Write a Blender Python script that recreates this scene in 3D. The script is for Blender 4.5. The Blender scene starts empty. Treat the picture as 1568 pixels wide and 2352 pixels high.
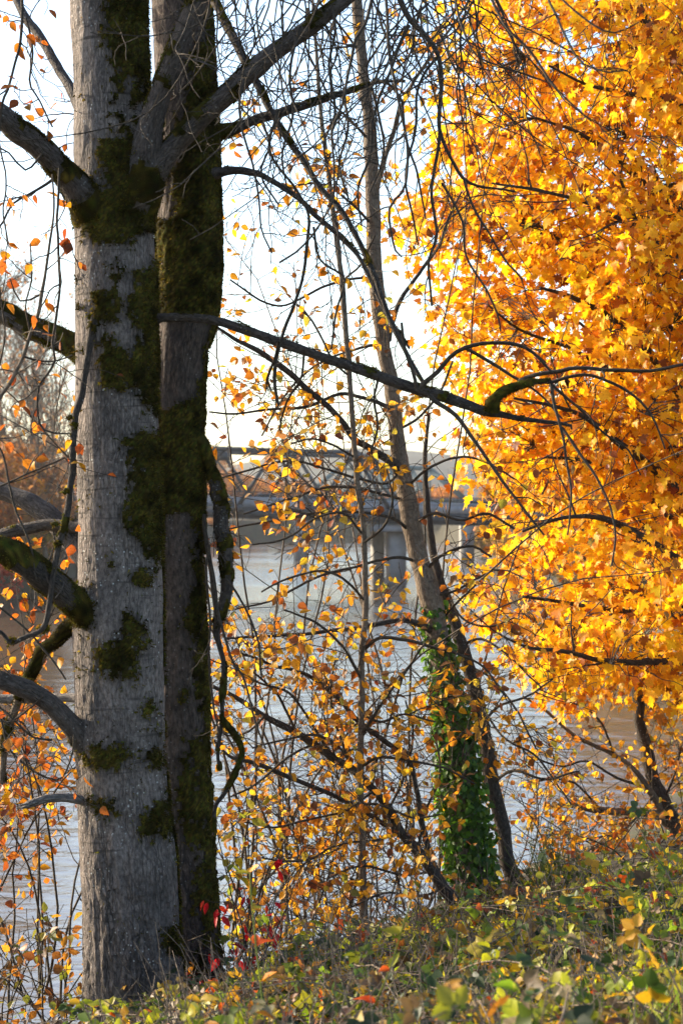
import bpy, math, random
import numpy as np
from mathutils import Vector
R_ = math.radians
rng = np.random.default_rng(7)
random.seed(7)

# ------------------------------------------------------------------ camera, sky, sun, exposure
W = 0.4                       # picture width / distance (60 mm on a 24 mm wide sensor)
K = W / 1568.0                # one tracing unit (the photo is 1568 x 2352 of them) at 1 m
CAMZ, CY = 1.65, 1176.0
sc = bpy.context.scene
cam = bpy.data.cameras.new("camera"); co = bpy.data.objects.new("camera", cam)
sc.collection.objects.link(co); sc.camera = co
co.location = (0, 0, CAMZ); co.rotation_euler = (R_(90), 0, 0)
cam.sensor_fit = 'HORIZONTAL'; cam.sensor_width = 24; cam.lens = 60
cam.clip_start = 0.1; cam.clip_end = 6000
cam.dof.use_dof = True; cam.dof.focus_distance = 11.0; cam.dof.aperture_fstop = 4.0
SUN_AZ, SUN_EL = -63.0, 20.0   # degrees from the view direction (negative = left), height
w = bpy.data.worlds.new("World"); sc.world = w; w.use_nodes = True
nt = w.node_tree; bg = nt.nodes["Background"]
sky = nt.nodes.new("ShaderNodeTexSky"); sky.sky_type = 'NISHITA'; sky.sun_disc = False
sky.sun_elevation = R_(SUN_EL); sky.sun_rotation = R_(SUN_AZ)
sky.air_density = 1.0; sky.dust_density = 1.7; sky.ozone_density = 1.5
nt.links.new(sky.outputs[0], bg.inputs[0]); bg.inputs[1].default_value = 0.15
sd = bpy.data.lights.new("sun", 'SUN'); sd.energy = 4.2; sd.angle = R_(0.5); sd.color = (1.0, 0.85, 0.63)
so = bpy.data.objects.new("sun", sd); sc.collection.objects.link(so)
a_, e_ = R_(SUN_AZ), R_(SUN_EL)
sdir = Vector((math.sin(a_) * math.cos(e_), math.cos(a_) * math.cos(e_), math.sin(e_)))
so.rotation_euler = (-sdir).to_track_quat('-Z', 'Y').to_euler(); so.location = (-30, 30, 30)
sc.view_settings.view_transform = 'Standard'; sc.view_settings.look = 'None'
sc.view_settings.exposure = 1.5; sc.view_settings.gamma = 1
sc.render.engine = 'CYCLES'
sc.cycles.max_bounces = 7; sc.cycles.diffuse_bounces = 3; sc.cycles.glossy_bounces = 3
sc.cycles.transmission_bounces = 4; sc.cycles.transparent_max_bounces = 8
sc.cycles.caustics_reflective = False; sc.cycles.caustics_refractive = False
sc.cycles.sample_clamp_indirect = 6

# ------------------------------------------------------------------ helpers
COL = sc.collection
def P(x, y, d):
    return np.array(((x - 784) * K * d, d, CAMZ - (y - CY) * K * d))
def toD(p):
    d = p[..., 1]
    return 784 + p[..., 0] / (K * d), CY + (CAMZ - p[..., 2]) / (K * d)
def unit(v):
    return v / np.maximum(np.linalg.norm(v, axis=-1, keepdims=True), 1e-9)

def _h(ix, iy, iz, s):
    n = (ix * 374761393 + iy * 668265263 + iz * 1274126177 + s * 974634131) & 0x7fffffff
    n = ((n ^ (n >> 13)) * 1274126177) & 0x7fffffff
    return ((n ^ (n >> 16)) & 0xffff) / 65535.0
def vnoise(p, s=0):
    p = np.asarray(p, float); i = np.floor(p).astype(np.int64); f = p - i; f = f * f * (3 - 2 * f)
    r = 0
    for a in (0, 1):
        for b in (0, 1):
            for c in (0, 1):
                wt = (f[..., 0] if a else 1 - f[..., 0]) * (f[..., 1] if b else 1 - f[..., 1]) * (f[..., 2] if c else 1 - f[..., 2])
                r = r + wt * _h(i[..., 0] + a, i[..., 1] + b, i[..., 2] + c, s)
    return r * 2 - 1
def fbm(p, s=0, o=3):
    r, a = 0, 0.6
    for k in range(o):
        r = r + a * vnoise(np.asarray(p) * 2 ** k, s + k); a *= 0.5
    return r

class MB:
    """collects vertices, polygons, a tint per vertex and (optionally) a uv per vertex; build() links ONE mesh object"""
    def __init__(s):
        s.v, s.loops, s.sizes, s.t, s.uv, s.n = [], [], [], [], [], 0
    def add(s, v, f, tint=None, uv=None):
        v = np.asarray(v, float).reshape(-1, 3); f = np.asarray(f, np.int64)
        if len(v) == 0 or len(f) == 0: return
        s.v.append(v); s.loops.append((f + s.n).ravel()); s.sizes.append(np.full(len(f), f.shape[1]))
        if tint is None: tint = (1, 1, 1)
        s.t.append(np.broadcast_to(np.asarray(tint, float), (len(v), 3)))
        s.uv.append(np.zeros((len(v), 2)) if uv is None else uv); s.n += len(v)
    def box(s, c, size, rot=None, tint=None, bev=0.0):
        a = np.array([[x, y, z] for x in (-.5, .5) for y in (-.5, .5) for z in (-.5, .5)]) * np.array(size)
        if rot is not None: a = a @ np.array(rot).T
        s.add(a + np.array(c), [[0, 1, 3, 2], [4, 6, 7, 5], [0, 4, 5, 1], [2, 3, 7, 6], [0, 2, 6, 4], [1, 5, 7, 3]], tint)
    def bar(s, p, q, wd, ht, tint=None):
        p, q = np.array(p, float), np.array(q, float); z = unit(q - p); up = np.array((0, 1, 0.))
        x = unit(np.cross(up, z)); y = np.cross(z, x)
        m = np.stack([x, y, z], 1); s.box((p + q) / 2, (wd, ht, np.linalg.norm(q - p)), m, tint)
    def mesh(s, name, mat, smooth=True, origin=None):
        me = bpy.data.meshes.new(name)
        v = np.concatenate(s.v) if s.v else np.zeros((0, 3))
        if origin is not None: v = v - np.array(origin)
        L = np.concatenate(s.loops).astype(np.int32); Z = np.concatenate(s.sizes).astype(np.int32)
        me.vertices.add(len(v)); me.vertices.foreach_set("co", v.astype(np.float32).ravel())
        me.loops.add(len(L)); me.loops.foreach_set("vertex_index", L)
        me.polygons.add(len(Z)); st = np.concatenate([[0], np.cumsum(Z)[:-1]]).astype(np.int32)
        me.polygons.foreach_set("loop_start", st); me.polygons.foreach_set("loop_total", Z)
        if smooth: me.polygons.foreach_set("use_smooth", np.ones(len(Z), bool))
        t = np.concatenate(s.t); at = me.attributes.new("Tint", 'FLOAT_COLOR', 'POINT')
        at.data.foreach_set("color", np.concatenate([t, np.ones((len(t), 1))], 1).astype(np.float32).ravel())
        u = np.concatenate(s.uv); ul = me.uv_layers.new(name="UVMap")
        ul.data.foreach_set("uv", u[L].astype(np.float32).ravel())
        me.update(calc_edges=True); me.validate()
        me.materials.append(mat); return me
    def build(s, name, mat, parent=None, smooth=True, origin=None):
        me = s.mesh(name, mat, smooth, origin)
        o = bpy.data.objects.new(name, me); COL.objects.link(o)
        if parent is not None:
            o.parent = parent; o.location = -parent.location if origin is None and parent.parent is None else (0, 0, 0)
        elif origin is not None: o.location = origin
        return o

def tag(o, label=None, cat=None, group=None, kind=None):
    if label: o["label"] = label
    if cat: o["category"] = cat
    if group: o["group"] = group
    if kind: o["kind"] = kind
    return o
def thing(name, loc, label, cat, group=None):
    o = bpy.data.objects.new(name, None); COL.objects.link(o); o.location = tuple(loc); o.empty_display_size = 0.2
    return tag(o, label, cat, group)
def copy_tree(o, parent=None):
    c = o.copy(); COL.objects.link(c); c.parent = parent
    for ch in list(o.children): copy_tree(ch, c)
    return c

def smooth_path(pts, n):
    """Catmull-Rom through the points (any columns), n samples evenly spaced along the length"""
    p = np.asarray(pts, float); m = len(p)
    if m < 3:
        t = np.linspace(0, 1, n)[:, None]; return p[0] * (1 - t) + p[-1] * t
    q = np.vstack([2 * p[0] - p[1], p, 2 * p[-1] - p[-2]])
    seg = np.maximum(np.linalg.norm(np.diff(p[:, :3], axis=0), axis=1), 1e-6); cum = np.concatenate([[0], np.cumsum(seg)])
    s = np.linspace(0, cum[-1], n); i = np.clip(np.searchsorted(cum, s, side='right') - 1, 0, m - 2)
    t = ((s - cum[i]) / seg[i])[:, None]
    a, b, c, d = q[i], q[i + 1], q[i + 2], q[i + 3]
    return 0.5 * (2 * b + (c - a) * t + (2 * a - 5 * b + 4 * c - d) * t ** 2 + (3 * b - a - 3 * c + d) * t ** 3)
def trace(pts, d0, d1=None, step=None, n=None):
    """traced outline (x, y, width) at depths d0..d1 -> points in the world and radii"""
    d1 = d0 if d1 is None else d1
    a = np.array([list(p) + ([8] if len(p) < 3 else []) for p in pts], float)
    cum = np.concatenate([[0], np.cumsum(np.hypot(*np.diff(a[:, :2], axis=0).T))]); f = cum / cum[-1]
    d = d0 + (d1 - d0) * f ** 0.7
    q = np.stack([(a[:, 0] - 784) * K * d, d, CAMZ - (a[:, 1] - CY) * K * d, a[:, 2] * K * d / 2], 1)
    L = cum[-1] * K * (d0 + d1) / 2
    q = smooth_path(q, n or max(4, int(L / (step or 0.06))))
    return q[:, :3], np.maximum(q[:, 3], 0.0012)
def frames(p):
    t = np.gradient(p, axis=0); t = unit(t)
    m = unit(p[-1] - p[0]); ref = np.array((0, 1, 0.)) if abs(m[1]) < 0.8 else np.array((1, 0, 0.))
    a = unit(np.cross(ref, t)); b = np.cross(t, a)
    return t, a, b
def tube(mb, p, r, k=8, tint=None, disp=None, v0=0.0):
    """a tapering tube; returns its vertex grid (n,k,3) and the outward normals"""
    n = len(p); t, a, b = frames(p)
    th = np.arange(k) / k * 2 * np.pi
    nr = a[:, None] * np.cos(th)[None, :, None] + b[:, None] * np.sin(th)[None, :, None]
    rr = np.broadcast_to(np.asarray(r)[:, None], (n, k))
    ln = np.concatenate([[0], np.cumsum(np.linalg.norm(np.diff(p, axis=0), axis=1))]) + v0
    if disp is not None:
        rr = rr + disp(p[:, None] + nr * rr[..., None], np.broadcast_to(th, (n, k)), np.broadcast_to(ln[:, None], (n, k)), rr)
    g = p[:, None] + nr * rr[..., None]
    rm = float(np.mean(r))
    uv = np.stack([np.broadcast_to(np.abs(th - np.pi) * rm, (n, k)), np.broadcast_to(ln[:, None], (n, k))], -1)
    i = np.arange(n - 1)[:, None] * k; j = np.arange(k)[None]; j2 = (j + 1) % k
    f = np.stack([i + j, i + j2, i + k + j2, i + k + j], -1).reshape(-1, 4)
    v = g.reshape(-1, 3); mb.add(v, f, tint, uv.reshape(-1, 2))
    e = p[-1] + t[-1] * r[-1] * 0.6
    mb.add(np.vstack([g[-1], e]), [[q, (q + 1) % k, k] for q in range(k)], tint[-1] if isinstance(tint, np.ndarray) else tint, np.vstack([uv[-1], [0, ln[-1]]]))
    return g, nr
def twigs_mesh(mb, tw, tint=(1, 1, 1), k=4):
    """all twigs (points, radii) into one buffer, batched by length"""
    by = {}
    for p, r in tw: by.setdefault(len(p), []).append((p, r))
    for n, l in by.items():
        p = np.array([a for a, _ in l]); r = np.array([b for _, b in l]); M = len(l)
        t = unit(np.gradient(p, axis=1)); m = unit(p[:, -1] - p[:, 0])
        ref = np.where(np.abs(m[:, 1:2]) < 0.8, [[0, 1, 0.]], [[1, 0, 0.]])[:, None]
        a = unit(np.cross(np.broadcast_to(ref, t.shape), t)); b = np.cross(t, a)
        th = np.arange(k) / k * 2 * np.pi
        g = p[:, :, None] + r[:, :, None, None] * (a[:, :, None] * np.cos(th)[:, None] + b[:, :, None] * np.sin(th)[:, None])
        i = np.arange(n - 1)[:, None] * k; j = np.arange(k)[None]; j2 = (j + 1) % k
        f = np.stack([i + j, i + j2, i + k + j2, i + k + j], -1).reshape(-1, 4)
        F = (f[None] + (np.arange(M) * n * k)[:, None, None]).reshape(-1, 4)
        tn = np.array(tint) * (0.75 + 0.5 * rng.random((M, 1)))
        uv = np.zeros((M, n, k, 2)); uv[..., 1] = np.linspace(0, 1, n)[None, :, None] * 0.5 + rng.random((M, 1, 1)) * 9
        mb.add(g.reshape(-1, 3), F, np.repeat(tn, n * k, 0), uv.reshape(-1, 2))

def wander(s, d, L, n, wob, trop, curl=0.0):
    pts = [np.array(s, float)]; d = unit(np.array(d, float)); st = L / (n - 1)
    ax = unit(rng.normal(size=3)); c = curl * (rng.random() * 2 - 1)
    for _ in range(n - 1):
        d = unit(d + rng.normal(size=3) * wob + np.array(trop) + np.cross(ax, d) * c)
        pts.append(pts[-1] + d * st)
    return np.array(pts)
def spread_dir(t, ang, flat=0.0):
    v = rng.normal(size=3); v[1] *= (1 - flat); v = v - t * np.dot(v, t); v = unit(v)
    return t * math.cos(ang) + v * math.sin(ang)
def grow(parents, levels, out, leaves, lv=0):
    """random side shoots along the parents, level by level; leaf sites = (position, direction, along the shoot)"""
    if lv >= len(levels): return
    q = levels[lv]; kids = []
    for p, r in parents:
        L = np.sum(np.linalg.norm(np.diff(p, axis=0), axis=1)); s0 = q.get('start', 0.1)
        m = rng.poisson(q['n'] * L * (1 - s0))
        for _ in range(m):
            u = s0 + (1 - s0) * rng.random(); x = u * (len(p) - 1); i = min(int(x), len(p) - 2); f = x - i
            pos = p[i] * (1 - f) + p[i + 1] * f; t = unit(p[i + 1] - p[i]); rr = r[i] * (1 - f) + r[i + 1] * f
            ln = rng.uniform(*q['len']) * (1.1 - 0.45 * u)
            c = wander(pos, spread_dir(t, R_(rng.uniform(*q['ang'])), q.get('flat', 0)), ln, q.get('seg', 6), q['wob'], q.get('trop', (0, 0, 0)), q.get('curl', 0))
            if 'keep' in q and not q['keep'](c[-1]): continue
            r0 = min(rr * 0.7, q.get('rmax', 0.01) * (0.5 + 0.5 * rng.random())); rm = q.get('rmin', 0.0018)
            cr = np.linspace(max(r0, rm), rm, len(c))
            out.append((c, cr)); kids.append((c, cr))
            if q.get('leaf', 0):
                for i2 in range(1, len(c)):
                    if rng.random() < q['leaf']:
                        leaves.append((c[i2], unit(c[i2] - c[i2 - 1])))
    grow(kids, levels, out, leaves, lv + 1)

# leaf shapes: x across, y along (0..1), faces
def ovate(wd=0.36, fold=0.12):
    ys = np.array([0.0, 0.12, 0.38, 0.68, 1.0]); hw = np.array([0, 0.62, 1.0, 0.66, 0]) * wd
    v = [(0, 0, 0)] + [(-hw[i], ys[i], fold * hw[i] / wd) for i in (1, 2, 3)] + [(0, 1, 0)] + [(hw[i], ys[i], fold * hw[i] / wd) for i in (3, 2, 1)] + [(0, ys[2], -0.02)]
    f3 = [[0, 8, 1], [1, 8, 2], [2, 8, 3], [3, 8, 4], [4, 8, 5], [5, 8, 6], [6, 8, 7], [7, 8, 0]]
    return np.array(v, float), np.array(f3)
def maple():
    half = [(0.02, 0.0), (0.16, -0.10), (0.30, -0.06), (0.24, 0.10), (0.52, 0.10), (0.47, 0.22), (0.62, 0.36), (0.40, 0.40), (0.26, 0.38), (0.30, 0.62), (0.15, 0.72), (0.12, 0.66)]
    pts = [(0, 0.04)] + [p for p in half[1:]] + [(0, 1.0)] + [(-x, y) for x, y in half[1:][::-1]]
    v = [(x * .88, y, 0.22 * abs(x) - 0.30 * (x * x + 0.6 * y * y)) for x, y in pts] + [(0, 0.25, 0.03)]
    n = len(pts); return np.array(v), np.array([[i, n, (i + 1) % n] for i in range(n)])
OV, MP = ovate(), maple()
BROAD, NARROW = ovate(0.42, 0.14), ovate(0.2, 0.06)
BLADE = (np.array([(-.5, 0, 0), (.5, 0, 0), (.3, .55, .08), (-.3, .55, .08), (0, 1, .25)]), None)
def leaves_mesh(mb, shape, pos, dirs, nrm, size, tint, curl=0.25):
    T, F = shape; N = len(pos)
    if N == 0: return
    pos = np.asarray(pos); y = unit(np.asarray(dirs)); z = np.asarray(nrm); z = unit(z - y * np.sum(z * y, 1, keepdims=True)); x = np.cross(y, z)
    s = np.broadcast_to(np.asarray(size, float), (N,))
    c = (rng.random(N) * 2 - 0.6) * curl; tw = rng.normal(size=N) * curl * 0.8; ws = 0.8 + 0.4 * rng.random(N)
    X = T[None, :, 0] * ws[:, None]; Y = np.broadcast_to(T[None, :, 1], X.shape)
    Z = T[None, :, 2] - c[:, None] * Y ** 2 + tw[:, None] * X * Y
    v = pos[:, None] + s[:, None, None] * (X[..., None] * x[:, None] + Y[..., None] * y[:, None] + Z[..., None] * z[:, None])
    V = len(T); f = (F[None] + (np.arange(N) * V)[:, None, None]).reshape(-1, F.shape[1])
    mb.add(v.reshape(-1, 3), f, np.repeat(np.broadcast_to(np.asarray(tint), (N, 3)), V, 0), np.tile(T[:, :2], (N, 1)) + np.repeat(rng.random((N, 1)) * 7, V, 0))
def leaf_sites(sites, droop=0.5, out=0.7):
    if not sites: return np.zeros((0, 3)), np.zeros((0, 3)), np.zeros((0, 3))
    p = np.array([s[0] for s in sites]); t = np.array([s[1] for s in sites]); N = len(p)
    d = unit(t * 0.5 + rng.normal(size=(N, 3)) * out + np.array((0, 0, -droop)))
    n = rng.normal(size=(N, 3)) + np.array((0, -0.2, 0.9))
    return p + d * 0.012, d, n
def pick(pal, N, jit=0.25):
    """one albedo per leaf out of a weighted palette"""
    c = np.array([x[:3] for x in pal]); wt = np.array([x[3] for x in pal], float)
    t = c[rng.choice(len(pal), N, p=wt / wt.sum())]
    return np.clip(t * (1 + (rng.random((N, 1)) - 0.5) * 2 * jit) * (1 + (rng.random((N, 3)) - 0.5) * 0.2), 0.003, 0.9)

# ------------------------------------------------------------------ materials
def new_mat(name):
    m = bpy.data.materials.new(name); m.use_nodes = True; nt = m.node_tree; nt.nodes.clear()
    o = nt.nodes.new("ShaderNodeOutputMaterial")
    def N(kind, **kw):
        n = nt.nodes.new("ShaderNode" + kind)
        for k, v in kw.items():
            if k.startswith("in_"):
                key = k[3:]; n.inputs[int(key) if key.isdigit() else key.replace("_", " ")].default_value = v
            else: setattr(n, k, v)
        return n
    def L(a, b): nt.links.new(a, b)
    return m, N, L, o, nt
def ramp(N, stops, interp='LINEAR'):
    r = N("ValToRGB"); r.color_ramp.interpolation = interp; e = r.color_ramp.elements
    e[0].position, e[1].position = stops[0][0], stops[-1][0]
    e[0].color, e[1].color = (*stops[0][1], 1), (*stops[-1][1], 1)
    for p, c in stops[1:-1]:
        x = e.new(p); x.color = (*c, 1)
    return r
def mixc(N, L, kind, fac, a, b):
    m = N("MixRGB", blend_type=kind)
    for s, v in ((0, fac), (1, a), (2, b)):
        if hasattr(v, "links") or hasattr(v, "is_linked"): L(v, m.inputs[s])
        else: m.inputs[s].default_value = v if s == 0 else (*v, 1)
    return m.outputs[0]
def leaf_mat(name, trans=0.5, rough=0.45, spec=0.3, tr_gain=(1.25, 1.15, 0.8), spots=0.35):
    m, N, L, o, nt = new_mat(name)
    a = N("Attribute", attribute_name="Tint"); uv = N("UVMap")
    no = N("TexNoise", in_Scale=9.0, in_Detail=3.0); L(uv.outputs[0], no.inputs[0])
    rp = ramp(N, [(0.36, (0.55, 0.42, 0.35)), (0.5, (1, 1, 1)), (1.0, (1.05, 1.05, 1.0))]); L(no.outputs[0], rp.inputs[0])
    c = mixc(N, L, 'MULTIPLY', spots, a.outputs[0], rp.outputs[0])
    p = N("BsdfPrincipled", in_Roughness=rough); p.inputs["Specular IOR Level"].default_value = spec; L(c, p.inputs["Base Color"])
    t = N("BsdfTranslucent"); L(mixc(N, L, 'MULTIPLY', 1.0, c, tr_gain), t.inputs[0])
    x = N("MixShader", in_0=trans); L(p.outputs[0], x.inputs[1]); L(t.outputs[0], x.inputs[2]); L(x.outputs[0], o.inputs[0])
    return m
def plain(name, col, rough=0.6, metal=0.0, var=0.25, scale=6.0, bump=0.0):
    m, N, L, o, nt = new_mat(name)
    tc = N("TexCoord"); no = N("TexNoise", in_Scale=scale, in_Detail=5.0); L(tc.outputs["Object"], no.inputs[0])
    rp = ramp(N, [(0.3, tuple(c * (1 - var) for c in col)), (0.7, tuple(min(1, c * (1 + var)) for c in col))]); L(no.outputs[0], rp.inputs[0])
    p = N("BsdfPrincipled", in_Roughness=rough, in_Metallic=metal); L(rp.outputs[0], p.inputs["Base Color"])
    if bump:
        b = N("Bump", in_Strength=0.6, in_Distance=bump); L(no.outputs[0], b.inputs["Height"]); L(b.outputs[0], p.inputs["Normal"])
    L(p.outputs[0], o.inputs[0]); return m
def bark_mat(name, lo, hi, crack=(0.03, 0.027, 0.025), fine=1.0, rough_v=0.85, lichen=0.0, furrow=0.5, bands=0.0):
    m, N, L, o, nt = new_mat(name)
    uv = N("UVMap"); a = N("Attribute", attribute_name="Tint"); tc = N("TexCoord")
    mp = N("Mapping"); mp.inputs["Scale"].default_value = (1.0, 0.17, 1.0); L(uv.outputs[0], mp.inputs[0])
    wn = N("TexNoise", in_Scale=14.0, in_Detail=2.0); L(tc.outputs["Object"], wn.inputs[0])
    wv = N("VectorMath", operation='SCALE'); wv.inputs["Scale"].default_value = 0.03; L(wn.outputs["Color"], wv.inputs[0])
    ad = N("VectorMath", operation='ADD'); L(mp.outputs[0], ad.inputs[0]); L(wv.outputs[0], ad.inputs[1])
    n1 = N("TexNoise", in_Scale=60.0 * fine, in_Detail=6.0, in_Roughness=0.7); mp2 = N('Mapping'); mp2.inputs['Scale'].default_value = (1.0, 0.42, 1.0); L(uv.outputs[0], mp2.inputs[0]); L(mp2.outputs[0], n1.inputs[0])
    n2 = N("TexNoise", in_Scale=5.0, in_Detail=4.0); L(tc.outputs["Object"], n2.inputs[0])
    r1 = ramp(N, [(0.36, lo), (0.64, hi)]); L(n1.outputs[0], r1.inputs[0])
    r2 = ramp(N, [(0.3, (0.72, 0.70, 0.70)), (0.7, (1.12, 1.1, 1.1))]); L(n2.outputs[0], r2.inputs[0])
    c = mixc(N, L, 'MULTIPLY', 1.0, r1.outputs[0], r2.outputs[0])
    sr = N('SeparateColor'); L(a.outputs[0], sr.inputs[0]); gr = N('CombineColor')
    for q in range(3): L(sr.outputs[0], gr.inputs[q])
    c = mixc(N, L, 'MULTIPLY', 1.0, c, gr.outputs[0])
    vo = N("TexVoronoi", feature='DISTANCE_TO_EDGE', in_Scale=48.0 * fine); L(ad.outputs[0], vo.inputs[0])
    rc = ramp(N, [(0.0, (1, 1, 1)), (0.06, (0.85, 0.85, 0.85)), (0.16, (0, 0, 0))]); L(vo.outputs["Distance"], rc.inputs[0])
    n3 = N("TexNoise", in_Scale=7.0, in_Detail=3.0); L(ad.outputs[0], n3.inputs[0])
    r3 = ramp(N, [(0.35, (0.15,) * 3), (0.65, (1, 1, 1))]); L(n3.outputs[0], r3.inputs[0])
    # furrows get stronger towards the foot of the trunk (Tint.g carries that wear)
    sep = N("SeparateColor"); L(a.outputs[0], sep.inputs[0])
    k1 = N("Math", operation='MULTIPLY'); L(rc.outputs[0], k1.inputs[0]); L(r3.outputs[0], k1.inputs[1])
    k2 = N("Math", operation='MULTIPLY'); L(k1.outputs[0], k2.inputs[0]); L(sep.outputs[1], k2.inputs[1])
    k3 = N("Math", operation='MULTIPLY', in_1=furrow); L(k2.outputs[0], k3.inputs[0])
    c = mixc(N, L, 'MIX', k3.outputs[0], c, crack)
    if bands:
        mb_ = N("Mapping"); mb_.inputs["Scale"].default_value = (0.5, 6.0, 1); L(uv.outputs[0], mb_.inputs[0])
        nb = N("TexNoise", in_Scale=5.0, in_Detail=3.0); L(mb_.outputs[0], nb.inputs[0])
        rb = ramp(N, [(0.60, (0, 0, 0)), (0.70, (bands,) * 3)]); L(nb.outputs[0], rb.inputs[0])
        c = mixc(N, L, 'MIX', rb.outputs[0], c, tuple(x * 0.45 for x in lo))
    if lichen:
        v2 = N("TexVoronoi", in_Scale=34.0); L(tc.outputs["Object"], v2.inputs[0])
        n4 = N("TexNoise", in_Scale=4.0, in_Detail=2.0); L(tc.outputs["Object"], n4.inputs[0])
        r4 = ramp(N, [(0.10, (1, 1, 1)), (0.22, (0, 0, 0))]); L(v2.outputs["Distance"], r4.inputs[0])
        r5 = ramp(N, [(0.48, (0, 0, 0)), (0.6, (lichen,) * 3)]); L(n4.outputs[0], r5.inputs[0])
        k5 = N("Math", operation='MULTIPLY'); L(r4.outputs[0], k5.inputs[0]); L(r5.outputs[0], k5.inputs[1])
        c = mixc(N, L, 'MIX', k5.outputs[0], c, (0.62, 0.63, 0.60))
    p = N("BsdfPrincipled", in_Roughness=rough_v); p.inputs["Specular IOR Level"].default_value = 0.25; L(c, p.inputs["Base Color"])
    s = N("Math", operation='MULTIPLY', in_1=-0.9); L(k2.outputs[0], s.inputs[0])
    h = N("Math", operation='ADD'); L(n1.outputs[0], h.inputs[0]); L(s.outputs[0], h.inputs[1])
    b = N("Bump", in_Strength=1.0, in_Distance=0.02); L(h.outputs[0], b.inputs["Height"]); L(b.outputs[0], p.inputs["Normal"])
    L(p.outputs[0], o.inputs[0]); return m

M = {}
M['pale_bark'] = bark_mat("pale_grey_bark", (0.10, 0.081, 0.070), (0.335, 0.285, 0.255), lichen=0.8, furrow=0.95, bands=0.8)
M['dark_bark'] = bark_mat("dark_brown_bark", (0.04, 0.029, 0.023), (0.17, 0.125, 0.10), fine=0.75, lichen=0.25, furrow=1.0)
M['limb_bark'] = bark_mat("limb_bark", (0.045, 0.036, 0.030), (0.15, 0.125, 0.11), lichen=0.3, furrow=0.6)
M['tan_bark'] = bark_mat("tan_bark", (0.12, 0.09, 0.065), (0.28, 0.22, 0.16), lichen=0.3, furrow=0.4, bands=0.7)
M['black_bark'] = bark_mat("blackish_bark", (0.028, 0.022, 0.018), (0.10, 0.08, 0.065), lichen=0.3, furrow=0.7)
M['twig'] = bark_mat("twig_bark", (0.03, 0.023, 0.018), (0.10, 0.078, 0.055), lichen=0.0, furrow=0.2)
M['dead_wood'] = bark_mat("dead_wood", (0.14, 0.125, 0.115), (0.33, 0.30, 0.275), furrow=0.9, lichen=0.0)
M['moss'] = leaf_mat("moss", trans=0.35, rough=0.9, spec=0.05, tr_gain=(1.5, 1.3, 0.5), spots=0.5)
M['leaf'] = leaf_mat("autumn_leaf", trans=0.55, spots=0.75)
M['maple_leaf'] = leaf_mat("maple_leaf", trans=0.56, rough=0.45, spec=0.25, tr_gain=(1.2, 1.15, .8), spots=0.4)
M['green_leaf'] = leaf_mat("bramble_leaf", trans=0.45, rough=0.5, spec=0.32, tr_gain=(1.5, 1.7, 0.7), spots=0.3)
M['grass'] = leaf_mat("grass_blade", trans=0.5, rough=0.5, spec=0.2, tr_gain=(1.2, 1.2, 0.7), spots=0.1)
M['far_leaf'] = leaf_mat("far_leaf", trans=0.55, rough=0.7, spec=0.1, spots=0.2)
M['far_wood'] = plain("far_wood", (0.11, 0.085, 0.065), 0.9, var=0.2, scale=1.0)
M['steel'] = plain("dark_painted_steel", (0.045, 0.05, 0.055), 0.55, 0.0, 0.3, 1.5)
M['green_steel'] = plain("grey_green_steel", (0.12, 0.17, 0.17), 0.55, 0.0, 0.2, 1.0)
M['concrete'] = plain("bridge_concrete", (0.36, 0.37, 0.40), 0.85, 0.0, 0.25, 0.8, 0.01)
M['pier'] = plain("pier_concrete", (0.24, 0.23, 0.22), 0.9, 0.0, 0.3, 0.6, 0.02)
M['asphalt'] = plain("asphalt", (0.05, 0.05, 0.052), 0.9, 0.0, 0.2, 4.0)
M['glass'] = plain("car_glass", (0.02, 0.025, 0.03), 0.08, 0.0, 0.1, 1.0)
M['rubber'] = plain("tyre_rubber", (0.015, 0.015, 0.016), 0.8, 0.0, 0.1, 3.0)

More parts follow.
